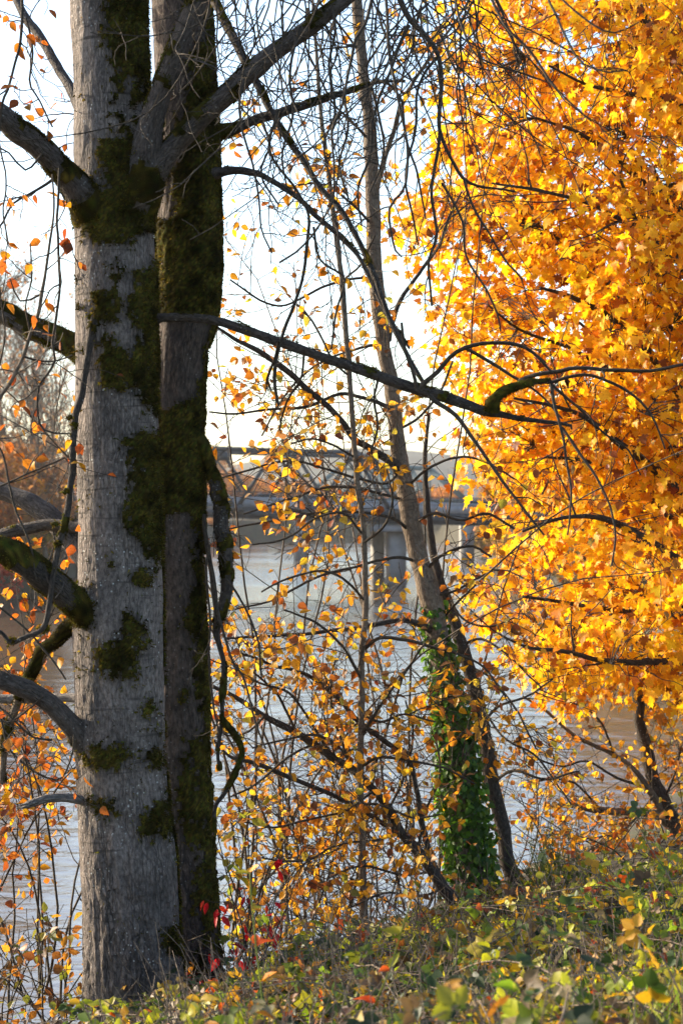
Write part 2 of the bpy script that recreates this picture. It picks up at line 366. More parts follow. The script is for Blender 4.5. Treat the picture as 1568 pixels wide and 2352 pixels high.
def ground_mat():
    m, N, L, o, nt = new_mat("bank_soil"); tc = N("TexCoord")
    n = N("TexNoise", in_Scale=1.6, in_Detail=8.0, in_Roughness=0.7); L(tc.outputs["Object"], n.inputs[0])
    r = ramp(N, [(0.3, (0.022, 0.018, 0.012)), (0.5, (0.05, 0.04, 0.022)), (0.62, (0.045, 0.05, 0.018)), (0.75, (0.10, 0.06, 0.026))]); L(n.outputs[0], r.inputs[0])
    p = N("BsdfPrincipled", in_Roughness=0.95); L(r.outputs[0], p.inputs["Base Color"])
    b = N("Bump", in_Strength=0.8, in_Distance=0.05); L(n.outputs[0], b.inputs["Height"]); L(b.outputs[0], p.inputs["Normal"])
    L(p.outputs[0], o.inputs[0]); return m
def water_mat():
    m, N, L, o, nt = new_mat("river_water"); tc = N("TexCoord")
    p = N("BsdfPrincipled", in_Roughness=0.11, in_IOR=1.8); p.inputs["Base Color"].default_value = (0.11, 0.078, 0.05, 1)
    p.inputs["Specular IOR Level"].default_value = 0.5
    mp = N("Mapping"); mp.inputs["Scale"].default_value = (0.55, 1.0, 1.0); L(tc.outputs["Object"], mp.inputs[0])
    n1 = N("TexNoise", in_Scale=0.55, in_Detail=2.0, in_Distortion=0.6); L(mp.outputs[0], n1.inputs[0])
    n2 = N("TexNoise", in_Scale=2.6, in_Detail=3.0, in_Distortion=0.4); L(mp.outputs[0], n2.inputs[0])
    n3 = N("TexNoise", in_Scale=0.035, in_Detail=2.0); L(mp.outputs[0], n3.inputs[0])
    r3 = ramp(N, [(0.38, (0.25,) * 3), (0.62, (1,) * 3)]); L(n3.outputs[0], r3.inputs[0])
    k = N("Math", operation='MULTIPLY', in_1=0.35); L(n2.outputs[0], k.inputs[0])
    s = N("Math", operation='ADD'); L(n1.outputs[0], s.inputs[0]); L(k.outputs[0], s.inputs[1])
    g = N("Math", operation='MULTIPLY'); L(s.outputs[0], g.inputs[0]); L(r3.outputs[0], g.inputs[1])
    b = N("Bump", in_Strength=1.0, in_Distance=0.2); L(g.outputs[0], b.inputs["Height"]); L(b.outputs[0], p.inputs["Normal"])
    L(p.outputs[0], o.inputs[0]); return m
M['soil'] = ground_mat(); M['water'] = water_mat()

# ------------------------------------------------------------------ the setting: river, banks, hills
ZW = CAMZ - 7.5
SHORE = np.array([(-400, -60), (-60, 2), (-15, 9.6), (-9, 10.1), (-3.8, 12.1), (-2.8, 12.7), (-2.3, 13.6), (-1.4, 15.2), (-.4, 17), (.8, 19.5), (2.6, 23.5), (7, 30), (11.5, 45), (13.5, 62), (15.5, 100), (19.5, 180), (21.5, 258),
                  (28, 390), (22, 424), (-10, 430), (-27, 418), (-31, 200), (-27.5, 134), (-42, 90), (-90, 62), (-400, 30)], float)
def shore_dist(x, y):
    """signed distance to the river's edge, positive on land"""
    p = np.stack([x, y], -1); best = np.full(x.shape, 1e9); ins = np.zeros(x.shape, bool)
    for a, b in zip(SHORE, np.roll(SHORE, -1, 0)):
        e = b - a; t = np.clip(((p - a) @ e) / (e @ e), 0, 1); q = a + t[..., None] * e
        best = np.minimum(best, np.hypot(*(np.moveaxis(p - q, -1, 0))))
        c = ((a[1] > y) != (b[1] > y)) & (x < (b[0] - a[0]) * (y - a[1]) / (b[1] - a[1] + 1e-12) + a[0]); ins ^= c
    return np.where(ins, -best, best)
def gz(x, y):
    x, y = np.asarray(x, float), np.asarray(y, float)
    near = -0.16 * np.clip(y - 2.5, 0, 7.5) - 0.09 * np.clip(y - 10, 0, 8) + 0.10 * np.clip(x, 0, 3) - 0.10 * np.clip(-x, 0, 4)
    far = -2.0 + 1.6 * np.clip((y - 60) / 200, 0, 1)
    top = np.where(y < 40, near, far)
    d = shore_dist(x, y)
    n = 0.12 * fbm(np.stack([x * 0.8, y * 0.8, 0 * x], -1), 3)
    return np.minimum(top, ZW + np.maximum(d, -1.0) * np.where(y < 40, 1.6, 1.1)) + n * np.clip(d * 0.3, 0.2, 1)
def build_ground():
    def sp(lo, hi, fine, n):       # denser near the camera
        t = np.linspace(-1, 1, n); return t
    xs = np.concatenate([np.linspace(-1500, -60, 16)[:-1], np.linspace(-60, -8, 40)[:-1], np.linspace(-8, 12, 90)[:-1], np.linspace(12, 60, 40)[:-1], np.linspace(60, 1500, 16)])
    ys = np.concatenate([np.linspace(-60, 1, 12)[:-1], np.linspace(1, 24, 120)[:-1], np.linspace(24, 80, 50)[:-1], np.linspace(80, 460, 90)[:-1], np.linspace(460, 3500, 20)])
    X, Y = np.meshgrid(xs, ys); Z = gz(X, Y); m, n = X.shape
    mb = MB(); i = np.arange(m - 1)[:, None] * n; j = np.arange(n - 1)[None]
    mb.add(np.stack([X, Y, Z], -1).reshape(-1, 3), np.stack([i + j, i + j + 1, i + n + j + 1, i + n + j], -1).reshape(-1, 4))
    return tag(mb.build("ground", M['soil']), kind="structure")
build_ground()
mb = MB(); mb.add([(-1500, -80, ZW), (1500, -80, ZW), (1500, 600, ZW), (-1500, 600, ZW)], [[0, 1, 2, 3]])
tag(mb.build("river", M['water']), kind="structure")
def hills():
    mb = MB(); n = 160
    x = np.linspace(-900, 900, n); rows = []
    for k, f in enumerate((0.0, 0.35, 0.7, 1.0, 0.8)):
        h = (30 + 14 * fbm(np.stack([x / 160, 0 * x + k * .2, 0 * x], -1), 5) + 16 * np.exp(-((x - 40) / 130) ** 2)) * f
        rows.append(np.stack([x, np.full(n, 900 + 90.0 * k), ZW - 1 + h], -1))
    v = np.concatenate(rows); i = np.arange(4)[:, None] * n; j = np.arange(n - 1)[None]
    mb.add(v, np.stack([i + j, i + j + 1, i + n + j + 1, i + n + j], -1).reshape(-1, 4))
    return tag(mb.build("hills", plain("wooded_hill", (0.055, 0.06, 0.05), 0.95, 0, 0.35, 0.05)), kind="structure")
hills()

# ------------------------------------------------------------------ bridges and cars
BD, BS, GR = 180.0, K * 180.0, -0.03          # distance, metres per tracing unit there, gradient of the deck
def bz(x, z0): return z0 + GR * (x - (632 - 784) * BS)
def truss_bridge():
    root = thing("truss_bridge", ((632 - 784) * BS, BD, ZW), "dark steel truss bridge with concrete parapet carrying cars over the river", "bridge")
    xl, xr = (60 - 784) * BS, (1345 - 784) * BS; zp = 3.15           # parapet top at x = 632
    def beam(mb, x0, x1, y, dy, z1, z0, tint=None):
        mb.bar((x0, y, bz(x0, (z0 + z1) / 2)), (x1, y, bz(x1, (z0 + z1) / 2)), z1 - z0, dy, tint)
    yaw = [0.0]
    d = MB(); beam(d, xl, xr, BD + 5, 10.4, zp - 1.06, zp - 1.36); d.build("deck", M['asphalt'], root, False)
    for yy in (BD - 0.3, BD + 10.3):
        p = MB(); beam(p, xl, xr, yy, 0.28, zp, zp - 1.1)
        beam(p, xl, xr, yy - 0.18 if yy < BD + 1 else yy + .18, 0.12, zp - 0.02, zp - 0.2)
        for x in np.arange(xl, xr, 2.4): p.box((x, yy - 0.17, bz(x, zp - 0.65)), (0.12, 0.08, 0.86))
        p.build("parapet", M['concrete'], root, False)
        g = MB(); beam(g, xl, xr, yy + 0.1, 0.5, zp - 1.1, zp - 2.3); beam(g, xl, xr, yy - .25, 0.35, zp - 2.22, zp - 2.32)
        g.build("girder", M['steel'], root, False)
        r = MB(); beam(r, xl, xr, yy, 0.06, zp + 0.62, zp + 0.55); beam(r, xl, xr, yy, 0.05, zp + 0.30, zp + 0.25)
        for x in np.arange(xl, xr, 0.42): r.box((x, yy, bz(x, zp + 0.29)), (0.05, 0.045, 0.56))
        r.build("railing", M['steel'], root, False)
    nodes = [(632 + 180 * k - 784) * BS for k in (-2, -1, 0, 1)]; hp = 90 * BS; zt, zb = 8.15, zp - 1.4
    for yy, sh in ((BD - 0.75, 0), (BD + 10.75, 1.9)):
        t = MB(); n = [x + sh for x in nodes]
        beam(t, n[0] - .6, n[-1] + .6, yy, 0.5, zt + 0.22, zt - 0.24)
        for x in n:
            t.bar((x, yy, bz(x, zt)), (x - hp, yy, bz(x - hp, zb)), 0.4, 0.4); t.bar((x, yy + .02, bz(x, zt)), (x + hp, yy + .02, bz(x + hp, zb)), 0.4, 0.4)
            t.box((x, yy - 0.03, bz(x, zt - 0.45)), (1.9, 0.46, 1.0)); t.box((x + hp, yy - 0.03, bz(x + hp, zb + .2)), (1.6, 0.46, .8))
            t.bar((x - 1.3, yy + .01, bz(x, zt)), (x + hp * .52, yy + .01, bz(x, zb + 2.0)), 0.26, 0.3)
        t.build("truss", M['steel'], root, False)
    for x in nodes: b = MB(); b.bar((x, BD - .6, bz(x, zt)), (x + 1.9, BD + 10.6, bz(x, zt)), 0.3, 0.3); b.build("cross_brace", M['steel'], root, False)
    for px, wd, yy in ((870, 1.45, BD + 7.2), (910, 2.1, BD + 1.6), (345, 1.45, BD + 7.2), (320, 2.1, BD + 1.6), (1330, 2.1, BD + 3)):
        x = (px - 784) * BS; c = MB(); a = R_(24); m = [[math.cos(a), -math.sin(a), 0], [math.sin(a), math.cos(a), 0], [0, 0, 1]]
        top = bz(x, zp - 2.33); wd *= .84; c.box((x, yy, (top + ZW - 3) / 2), (wd, wd * 0.8, top - ZW + 3), m); c.box((x, yy, ZW + 0.02), (wd + .22, wd * .8 + .22, 0.5), m)
        c.build("pier", M['pier'], root, False)
    for px in (890, 332): c = MB(); x = (px - 784) * BS; c.box((x, BD + 4.6, bz(x, zp - 2.8)), (3.6, 9.6, 0.8)); c.build("pier_cap", M['concrete'], root, False)
    return root
truss_bridge()
def far_bridge():
    D = 268.0; s = K * D; root = thing("far_bridge", ((900 - 784) * s, D, ZW), "pale grey-green truss bridge standing behind the dark truss bridge", "bridge")
    x0, x1 = (690 - 784) * s, (1075 - 784) * s; zt, zb = CAMZ + (CY - 1074) * s, CAMZ + (CY - 1150) * s
    for yy in (D, D + 7):
        t = MB(); n = 6; xs = np.linspace(x0 + 6, x1 - 6, n)
        t.bar((xs[0], yy, zt), (xs[-1], yy, zt), 0.55, 0.4); t.bar((x0, yy, zb), (x1, yy, zb), 0.6, 0.4)
        t.bar((xs[0], yy + .03, zt), (x0, yy + .03, zb), 0.55, .38); t.bar((xs[-1], yy + .03, zt), (x1, yy + .03, zb), 0.55, .38)
        for a, b in zip(xs[:-1], xs[1:]):
            t.bar((a, yy + .06, zt), (b, yy + .06, zb), 0.3, .3); t.bar((b, yy + .09, zt), (a, yy + .09, zb), 0.3, .3); t.bar((b, yy + .12, zt), (b, yy + .12, zb), 0.3, .3)
        t.build("truss", M['green_steel'], root, False)
    d = MB(); d.box(((x0 + x1) / 2 + 2, D + 3.5, zb - .6), (x1 - x0 + 40, 6.6, 0.8)); d.build("deck", M['concrete'], root, False)
    for x in (x0, x1): p = MB(); p.box((x, D + 3.5, (zb - 1 + ZW - 3) / 2), (2, 6, zb - 1 - ZW + 3)); p.build("pier", M['pier'], root, False)
far_bridge()
def make_car(col, name, label):
    root = thing(name, (0, 0, 0), label, "car", "cars crossing the truss bridge")
    prof = [(-2.15, .35), (-2.2, .75), (-2.05, .95), (-1.55, 1.0), (1.0, .95), (1.95, .82), (2.2, .68), (2.2, .35)]
    cab = [(-1.75, .98), (-1.15, 1.40), (-.2, 1.47), (.45, 1.42), (1.25, .95)]
    def ext(mb, pr, w0, w1, zc):
        n = len(pr); k = [w0 if z < zc else w1 for _, z in pr]
        v = [(x, -k[i], z) for i, (x, z) in enumerate(pr)] + [(x, k[i], z) for i, (x, z) in enumerate(pr)]
        mb.add(v, [[i, (i + 1) % n, n + (i + 1) % n, n + i] for i in range(n)])
        mb.add(v[:n], [list(range(n))]); mb.add(v[n:], [list(range(n))[::-1]])
    b = MB(); ext(b, prof, .88, .84, .9); b.build("body", plain(name + "_paint", col, .28, 0, .05, 1), root, False)
    g = MB(); ext(g, cab, .82, .62, 1.2); g.build("window", M['glass'], root, False)
    r = MB(); r.box((-.38, 0, 1.462), (1.35, 1.2, .05)); r.build("roof", plain(name + "_roof", col, .28, 0, .05, 1), root, False)
    for sx in (-1.35, 1.35):
        for sy in (-.78, .78):
            wv = MB(); th = np.arange(16) / 16 * 2 * np.pi
            v = np.concatenate([np.stack([sx + .32 * np.cos(th), np.full(16, sy + o), .32 + .32 * np.sin(th)], 1) for o in (-.1, .1)])
            wv.add(v, [[i, (i + 1) % 16, 16 + (i + 1) % 16, 16 + i] for i in range(16)]); wv.add(v[:16], [list(range(16))]); wv.add(v[16:], [list(range(16))[::-1]])
            wv.build("wheel", M['rubber'], root, False)
    return root
for px, yo, col, lb in ((505, 2.2, (.35, .40, .46), "pale silver car nearest the left end of the bridge in view"), (613, 2.4, (.22, .30, .42), "light blue car crossing under the left truss gusset"),
                       (742, 2.2, (.06, .07, .09), "black car on the bridge behind the tangle of twigs"), (948, 2.4, (.5, .5, .5), "white car on the bridge beside the leaning trunk"), (1108, 2.2, (.16, .19, .26), "dark blue car on the bridge behind the picket railing")):
    c = make_car(col, "passing_car", lb); x = (px - 784) * BS; c.location = (x, BD + yo, bz(x, 3.15 - 1.06)); c.rotation_euler = (0, -math.atan(GR) , 0)

# ------------------------------------------------------------------ trees of the far banks
ORANGE = [(.50, .20, .03, 4), (.58, .27, .04, 3), (.38, .14, .03, 2)]
BROWN = [(.30, .15, .07, 4), (.22, .11, .06, 3), (.40, .20, .09, 2)]
OLIVE = [(.28, .22, .05, 3), (.20, .17, .05, 3), (.38, .24, .05, 2)]
RED = [(.42, .07, .06, 3), (.32, .06, .05, 2)]
PINK = [(.40, .22, .15, 3), (.46, .25, .13, 2)]
def far_tree(name, label, group, h, pal, nleaf, bare=False, wd=0.4, size=0.5):
    root = thing(name, (0, 0, 0), label, "tree", group)
    n = 10; pts = wander((0, 0, -1.0), (0, 0, 1), h * (0.95 if bare else .8), n, .05, (0, 0, .03)); rad = np.linspace(h * .014, h * .002, n)
    tk = MB(); tube(tk, pts, rad, 7); tw, lf = [], []
    if bare:
        lev = [dict(n=.9, len=(h * .18, h * .42), ang=(18, 42), wob=.07, trop=(0, 0, .10), rmax=.09, rmin=.03, start=.22, seg=7),
               dict(n=1.0, len=(h * .07, h * .2), ang=(20, 50), wob=.1, trop=(0, 0, .06), rmax=.05, rmin=.02, seg=5),
               dict(n=2.6, len=(h * .03, h * .09), ang=(20, 55), wob=.12, trop=(0, 0, .03), rmax=.025, rmin=.013, seg=4, leaf=.2)]
        grow([(pts, rad)], lev, tw, lf)
        twigs_mesh(tk, tw, k=3); tk.build("trunk", M['far_wood'], root)
        lf = [s for s in lf if s[0][2] > h * .55 or rng.random() < .15]
        lf = [lf[i] for i in rng.permutation(len(lf))[:nleaf]]
        p, d, nn = leaf_sites(lf, .2, .8)
    else:
        lev = [dict(n=1.4, len=(h * .2, h * .4), ang=(30, 70), wob=.1, trop=(0, 0, .06), rmax=.1, rmin=.04, start=.2, seg=6)]
        grow([(pts, rad)], lev, tw, lf); twigs_mesh(tk, tw, k=4); tk.build("trunk", M['far_wood'], root)
        cl = []
        for _ in range(34):
            u = unit(rng.normal(size=3)); c = np.array((u[0] * h * wd * .62, u[1] * h * wd * .62, h * .56 + u[2] * h * .33)); cl.append((c, h * rng.uniform(.07, .15)))
        P_ = []
        for _ in range(nleaf):
            c, r = cl[rng.integers(len(cl))]; u = unit(rng.normal(size=3)); P_.append(c + u * r * rng.random() ** .4 * np.array((1.15, 1.15, .8)))
        p = np.array(P_); d = unit(rng.normal(size=(nleaf, 3)) + np.array((0, 0, -.3))); nn = rng.normal(size=(nleaf, 3)) + np.array((0, 0, .6))
    if len(p):
        cr = MB(); leaves_mesh(cr, BROAD, p, d, nn, size * rng.uniform(.6, 1.3, len(p)), pick(pal, len(p)))
        cr.build("crown", M['far_leaf'], root)
    return root
def plant_copies(protos, spots, used=set()):
    for k, (x, y, s) in enumerate(spots):
        p = protos[k % len(protos)]
        o = p if p.name not in used else copy_tree(p)
        used.add(p.name); z = float(gz(x, y)); o.location = (x, y, z - .1); o.scale = (s * rng.uniform(.9, 1.1), s * rng.uniform(.9, 1.1), s); o.rotation_euler = (0, 0, rng.uniform(0, 6.28))
def on_d(px, d): return ((px - 784) * K * d, d)
bare = [far_tree("bare_tree", "tall bare tree with brownish tufted top on the left far bank", "bare trees on the left far bank", 25, PINK, 2600, True, size=.26) for _ in range(3)]
sp = [(*on_d(px, d), s) for px, d, s in ((35, 150, 1.02), (75, 158, .98), (112, 152, .9), (150, 165, .88), (10, 160, 1.05), (-40, 150, 1.05), (185, 170, .85), (220, 185, .8), (60, 175, .95), (-90, 155, 1.0), (130, 185, .9), (250, 205, .7))]
plant_copies(bare, sp)
G = "autumn trees and bushes crowded on the left far bank"
und = [far_tree("brown_tree", "rust brown leafy tree under the bare trees, left bank", G, 9, BROWN, 1900, wd=.5, size=.34), far_tree("orange_tree", "dull orange leafy tree under the bare trees, left bank", G, 8, ORANGE, 1700, wd=.5, size=.34),
       far_tree("olive_bush", "olive green bush low on the left far bank", G, 6, OLIVE, 1500, wd=.6, size=.34)]
sp = []
for k in range(60):
    d = rng.uniform(137, 235); px = rng.uniform(-120, 420); x, y = on_d(px, d)
    if shore_dist(np.array(x), np.array(y)) < 1.0: x = x - 0
    t = 0
    while shore_dist(np.array(x), np.array(y)) < 1.2 and t < 40: x -= 1.0; t += 1
    sp.append((x, y, rng.uniform(.8, 1.35) * (0.75 if d > 175 else 1.1)))
plant_copies(und, sp)
rb = far_tree("red_bush", "dark red bush at the water's edge on the left far bank", None, 5.5, RED, 1300, wd=.6, size=.3)
x, y = on_d(28, 137); rb.location = (x - 1, y, float(gz(np.array(x - 1), np.array(y)))); rb.scale = (.8, .8, .8)
G = "autumn wood on the far shore beyond the bridges"
und = [far_tree("russet_tree", "russet brown tree far beyond the dark truss bridge", G, 13, BROWN, 1600, wd=.42, size=.5), far_tree("golden_tree", "orange tree far beyond the dark truss bridge", G, 12, ORANGE, 1600, wd=.42, size=.5),
       far_tree("pinkish_bare_tree", "thin pinkish half-bare tree far beyond the bridge", G, 15, PINK, 900, True, size=.4)]
sp = []
for k in range(64):
    px = rng.uniform(430, 1060); d = rng.uniform(434, 490); x, y = on_d(px, d)
    sp.append((x, y, rng.uniform(.75, 1.1) * (1.25 if px < 640 else .85 if px < 760 else .62 if px < 990 else .85)))
for d in np.linspace(215, 420, 26):
    x = -31 - rng.uniform(1, 9) + 3.0 * (d - 200) / 220; sp.append((x, d, rng.uniform(.7, 1.0)))
plant_copies(und, sp)
G = "orange trees along the right bank behind the maple"
und = [far_tree("orange_tree", "orange leafy tree beyond the right end of the bridge", G, 11, ORANGE, 2200, wd=.45, size=.36), far_tree("amber_tree", "amber brown leafy tree behind the yellow maple", G, 13, BROWN, 2200, wd=.42, size=.36), far_tree("olive_tree", "olive gold leafy tree behind the yellow maple", G, 9, OLIVE, 2000, wd=.5, size=.36)]
sp = []
for d in list(np.linspace(52, 172, 26)) + list(np.linspace(196, 400, 34)):
    x = float(np.interp(d, [28, 45, 62, 100, 180, 258, 390], [7.5, 11.5, 13.5, 15.5, 19.5, 21.5, 28])) + rng.uniform(2.2, 9) + (2.5 if 165 < d < 180 else 0)
    sp.append((x, d, rng.uniform(.75, 1.15) * (.8 if d > 190 else 1.0)))
plant_copies(und, sp)
bare2 = [far_tree("bare_tree", "tall pinkish bare tree glimpsed through gaps in the maple", "bare trees behind the maple", 19, PINK, 900, True, size=.26) for _ in range(2)]
plant_copies(bare2, [(on_d(1500, 95)[0] + 2, 95, 1.0), (on_d(1440, 120)[0] + 2, 120, 1.0), (on_d(1560, 110)[0], 110, .95), (on_d(1380, 150)[0] + 1, 150, .95), (on_d(1330, 165)[0], 165, .9), (on_d(1480, 140)[0], 140, 1.0)])

# ------------------------------------------------------------------ moss and near trunks
def in_poly(x, y, poly):
    ins = np.zeros(x.shape, bool); n = len(poly)
    for i in range(n):
        (ax, ay), (bx, by) = poly[i], poly[(i + 1) % n]
        if ay == by: continue
        ins ^= ((ay > y) != (by > y)) & (x < (bx - ax) * (y - ay) / (by - ay) + ax)
    return ins
def ell(cx, cy, rx, ry): return [(cx + rx * math.cos(a), cy + ry * math.sin(a)) for a in np.linspace(0, 2 * np.pi, 13)[:-1]]
MOSSC = [(.062, .047, .010, 4), (.034, .026, .008, 4), (.11, .088, .014, 2), (.052, .058, .010, 3)]
def soft_poly(x, y, polys, r=24):
    o = np.zeros(x.shape)
    for q in polys:
        o = np.maximum(o, sum(in_poly(x + r * math.cos(a) * k, y + r * math.sin(a) * k, q).astype(float) for a in np.linspace(0, 5.24, 6) for k in (.5, 1.0)) / 12)
    return o
def moss_on(mb, g, nr, mask, thick=0.012, dens=16000, ln=(.010, .026), pal=MOSSC, shell=True, droop=.5):
    """a lumpy mat of moss with tufts wherever mask (n,k) > 0 on a tube's grid"""
    n, k, _ = g.shape
    if shell:
        h = thick * np.clip(mask, 0, 1) ** .5 * (0.75 + 0.6 * vnoise(g * 38, 21)) ; v = g + nr * h[..., None]
        i = np.arange(n - 1)[:, None] * k; j = np.arange(k)[None]; j2 = (j + 1) % k
        f = np.stack([i + j, i + j2, i + k + j2, i + k + j], -1).reshape(-1, 4)
        mm = (mask > 0).ravel(); f = f[mm[f].all(1)]
        if len(f): mb.add(v.reshape(-1, 3), f, pick(MOSSC, n * k, .3) * np.clip(.85 + 1.0 * fbm(g.reshape(-1, 3) * 11, 55), .3, 1.7)[:, None])
    a = g[:-1]; b = np.roll(g, -1, 1)[:-1]; c = g[1:]
    area = np.linalg.norm(np.cross(b - a, c - a), axis=-1); pm = np.clip(mask[:-1], 0, 1)
    w_ = (area * pm).ravel(); N = rng.poisson(w_.sum() * dens)
    if N == 0: return
    idx = rng.choice(len(w_), N, p=w_ / w_.sum()); i, j = np.divmod(idx, k); u, t = rng.random((2, N, 1))
    nn = nr[i, j]; jit = rng.normal(size=(N, 3)) * .007; jit -= nn * np.sum(jit * nn, 1, keepdims=True)
    p = a[i, j] + (b[i, j] - a[i, j]) * u + (c[i, j] - a[i, j]) * t + jit
    d = unit(nn * .9 + rng.normal(size=(N, 3)) * .55 + np.array((0, 0, -droop))); T = np.array([(-.5, 0, 0), (.5, 0, 0), (0.0, 1, .2)])
    sz = rng.uniform(*ln, N); z = unit(np.cross(d, rng.normal(size=(N, 3)))); x = np.cross(d, z)
    v = p[:, None] + nn[:, None] * thick * .3 + sz[:, None, None] * (T[None, :, :1] * .45 * x[:, None] + T[None, :, 1:2] * d[:, None] + T[None, :, 2:] * z[:, None])
    mb.add(v.reshape(-1, 3), (np.arange(N)[:, None] * 3 + np.arange(3)), np.repeat(pick(pal, N, .4) * np.clip(1.05 + 1.3 * fbm(p * 11, 55), .35, 2.1)[:, None], 3, 0))
def warp(g, amp=13):
    x, y = toD(g)
    return x + amp * fbm(g * 9, 31) + amp * .55 * vnoise(g * 42, 33), y + amp * fbm(g * 9, 35) + amp * .55 * vnoise(g * 42, 37)
def facing(g, nr): return np.sum(nr * unit(np.array((0, 0, CAMZ)) - g), -1)
def big_trunk(root, pts, d0, d1, mat, name="trunk", k=150, step=.0105, rid=(.004, .012), y0=1500):
    p, r = trace(pts, d0, d1, step=step)
    def disp(q, th, ln, rr):
        _, y = toD(q); f = np.clip((y - y0) / 800, 0, 1)
        a = rid[0] + (rid[1] - rid[0]) * f
        rd = 1 - 2 * np.abs(vnoise(q * np.array((26, 26, 5.0)) + .6 * fbm(q * 6, 5)[..., None], 6)) ; fine = vnoise(q * np.array((70, 70, 12)), 9)
        return .010 * fbm(q * np.array((5, 5, 2.2)), 11) + a * rd + .4 * a * fine
    mb = MB(); x, y = toD(p); f = .6 + .4 * np.clip((y - 1500) / 700, 0, 1)
    tint = np.repeat(np.stack([np.ones_like(f), f, np.ones_like(f)], 1), k, 0)
    g, nr = tube(mb, p, r, k, tint, disp)
    return mb.build(name, mat, root), g, nr, (p, r)
OBJ, KEEP = {}, []
def reg(p, o, mb):
    OBJ[id(p)] = (o, mb); KEEP.append(p)
def shoots(root, pars, lev, leaves, k=4, mat='twig', tint=(1, .4, 1)):
    """side shoots of each branch, grown into that branch's own mesh"""
    for p, r in pars:
        tw = []; grow([(p, r)], lev, tw, leaves)
        if tw: o, mb = OBJ[id(p)]; twigs_mesh(mb, tw, tint, k=k); old = o.data; o.data = mb.mesh(o.name, old.materials[0]); bpy.data.meshes.remove(old)
def flare(p, r):
    s = np.concatenate([[0], np.cumsum(np.linalg.norm(np.diff(p, axis=0), axis=1))]); return r * (1 + .45 * np.exp(-((s - .02) / (2.2 * r[0] + 1e-6)) ** 2))
def limb(root, pts, d0, d1, mat, name="branch", k=18, step=.03, mossy=0.0, mb_moss=None, bump=.004, up=True, label=None, mth=.010):
    p, r = trace(pts, d0, d1, step=step)
    p = p + np.stack([fbm(p * 9, s, 2) for s in (41, 42, 43)], -1) * np.minimum(.008, r * .4)[:, None]
    if r[0] > .02: r = flare(p, r)
    mb = MB(); g, nr = tube(mb, p, r, k, (1, .6, 1), lambda q, th, ln, rr: bump * fbm(q * np.array((24, 24, 24)), 12) * np.minimum(1, rr / .03) + rr * .12 * vnoise(q * 7, 14))
    o = mb.build(name, mat, root); reg(p, o, mb)
    if label: o["label"] = label
    if mossy and mb_moss is not None:
        m = fbm(g * 7, 51) * 1.2 + mossy - .5 + (.35 * nr[..., 2] if up else 0) + .35 * vnoise(g * 34, 52) + (1.3 * np.exp(-(np.linspace(0, 1, len(p)) * len(p) * step / .26) ** 2)[:, None] if mossy > .25 else 0)
        moss_on(mb_moss, g, nr, np.where(m > 0, np.minimum(1, m * 4), 0), thick=mth, dens=15000, ln=(.007, .02))
    return p, r

def branches(root, paths, mat='twig'):
    for p, r in paths:
        mb = MB(); tube(mb, p, r, 6, (1, .4, 1)); reg(p, mb.build('branch', M[mat], root), mb)
# ---- the pale poplar in front -------------------------------------------------------------------
fp = thing("poplar_tree", (P(300, 2380, 10)[0], 10, P(300, 2380, 10)[2]), "large pale grey trunk with dark moss patches, left foreground, in front of the mossy trunk", "tree")
FT = [(249, -420, 164), (249, -150, 168), (249, 0, 171), (254, 200, 170), (259, 400, 172), (262, 520, 178), (266, 700, 184), (268, 900, 184), (273, 1100, 190), (276, 1300, 192), (272, 1450, 204), (274, 1560, 200),
      (276, 1700, 201), (284, 1850, 206), (294, 1980, 214), (300, 2100, 216), (306, 2230, 222), (312, 2330, 236), (316, 2420, 262), (318, 2500, 300)]
ft_o, g, nr, fpath = big_trunk(fp, FT[::-1], 10, 10, M['pale_bark'])
POLY = [[(230, -200), (345, -200), (345, 225), (310, 180), (250, 165), (235, 75)],
 [(215, 350), (240, 315), (300, 295), (390, 340), (370, 450), (360, 550), (320, 530), (300, 565), (235, 565), (200, 540), (165, 480), (155, 440), (200, 395), (225, 430), (250, 445), (250, 415), (225, 385)],
 [(240, 605), (285, 600), (285, 665), (255, 650)], [(300, 624), (370, 600), (375, 969), (340, 959), (320, 909), (280, 894), (225, 884), (225, 829), (245, 809), (220, 779), (240, 754), (280, 804), (325, 799), (320, 759), (290, 719), (295, 649)],
 [(205, 659), (280, 665), (285, 724), (240, 759), (225, 754), (205, 700)], [(280, 999), (310, 994), (350, 984), (378, 1004), (380, 1290), (350, 1299), (325, 1279), (330, 1234), (300, 1244), (290, 1224), (265, 1204), (285, 1170), (295, 1119), (300, 1049), (270, 1024)],
 ell(181, 648, 15, 15), ell(178, 809, 15, 20), ell(187, 1136, 10, 8), ell(196, 712, 12, 26), ell(217, 1142, 10, 9), ell(178, 225, 13, 7), ell(253, 1300, 18, 16), [(295, 1304), (350, 1304), (350, 1354), (320, 1364), (300, 1329)], ell(358, 1368, 10, 12),
 [(150, 1344), (205, 1344), (215, 1459), (170, 1449)], [(270, 1414), (310, 1399), (335, 1459), (335, 1494), (310, 1519), (300, 1579), (280, 1569), (220, 1539), (210, 1489), (260, 1479), (275, 1459)],
 ell(316, 1533, 15, 15), ell(335, 1424, 12, 10), ell(337, 1627, 24, 22), ell(340, 1685, 14, 12), [(192, 1734), (245, 1701), (310, 1719), (310, 1744), (280, 1769), (200, 1772)], [(320, 1724), (375, 1719), (380, 1769), (320, 1760)],
 ell(180, 1534, 12, 22), ell(380, 1680, 9, 50), [(320, 1862), (350, 1847), (392, 1800), (396, 1922), (330, 1932), (305, 1917)], [(192, 1812), (250, 1835), (282, 1877), (215, 1868)], ell(275, 1808, 20, 9), [(375, 2122), (405, 2112), (420, 2212), (390, 2212), (370, 2182)]]
moss = MB()
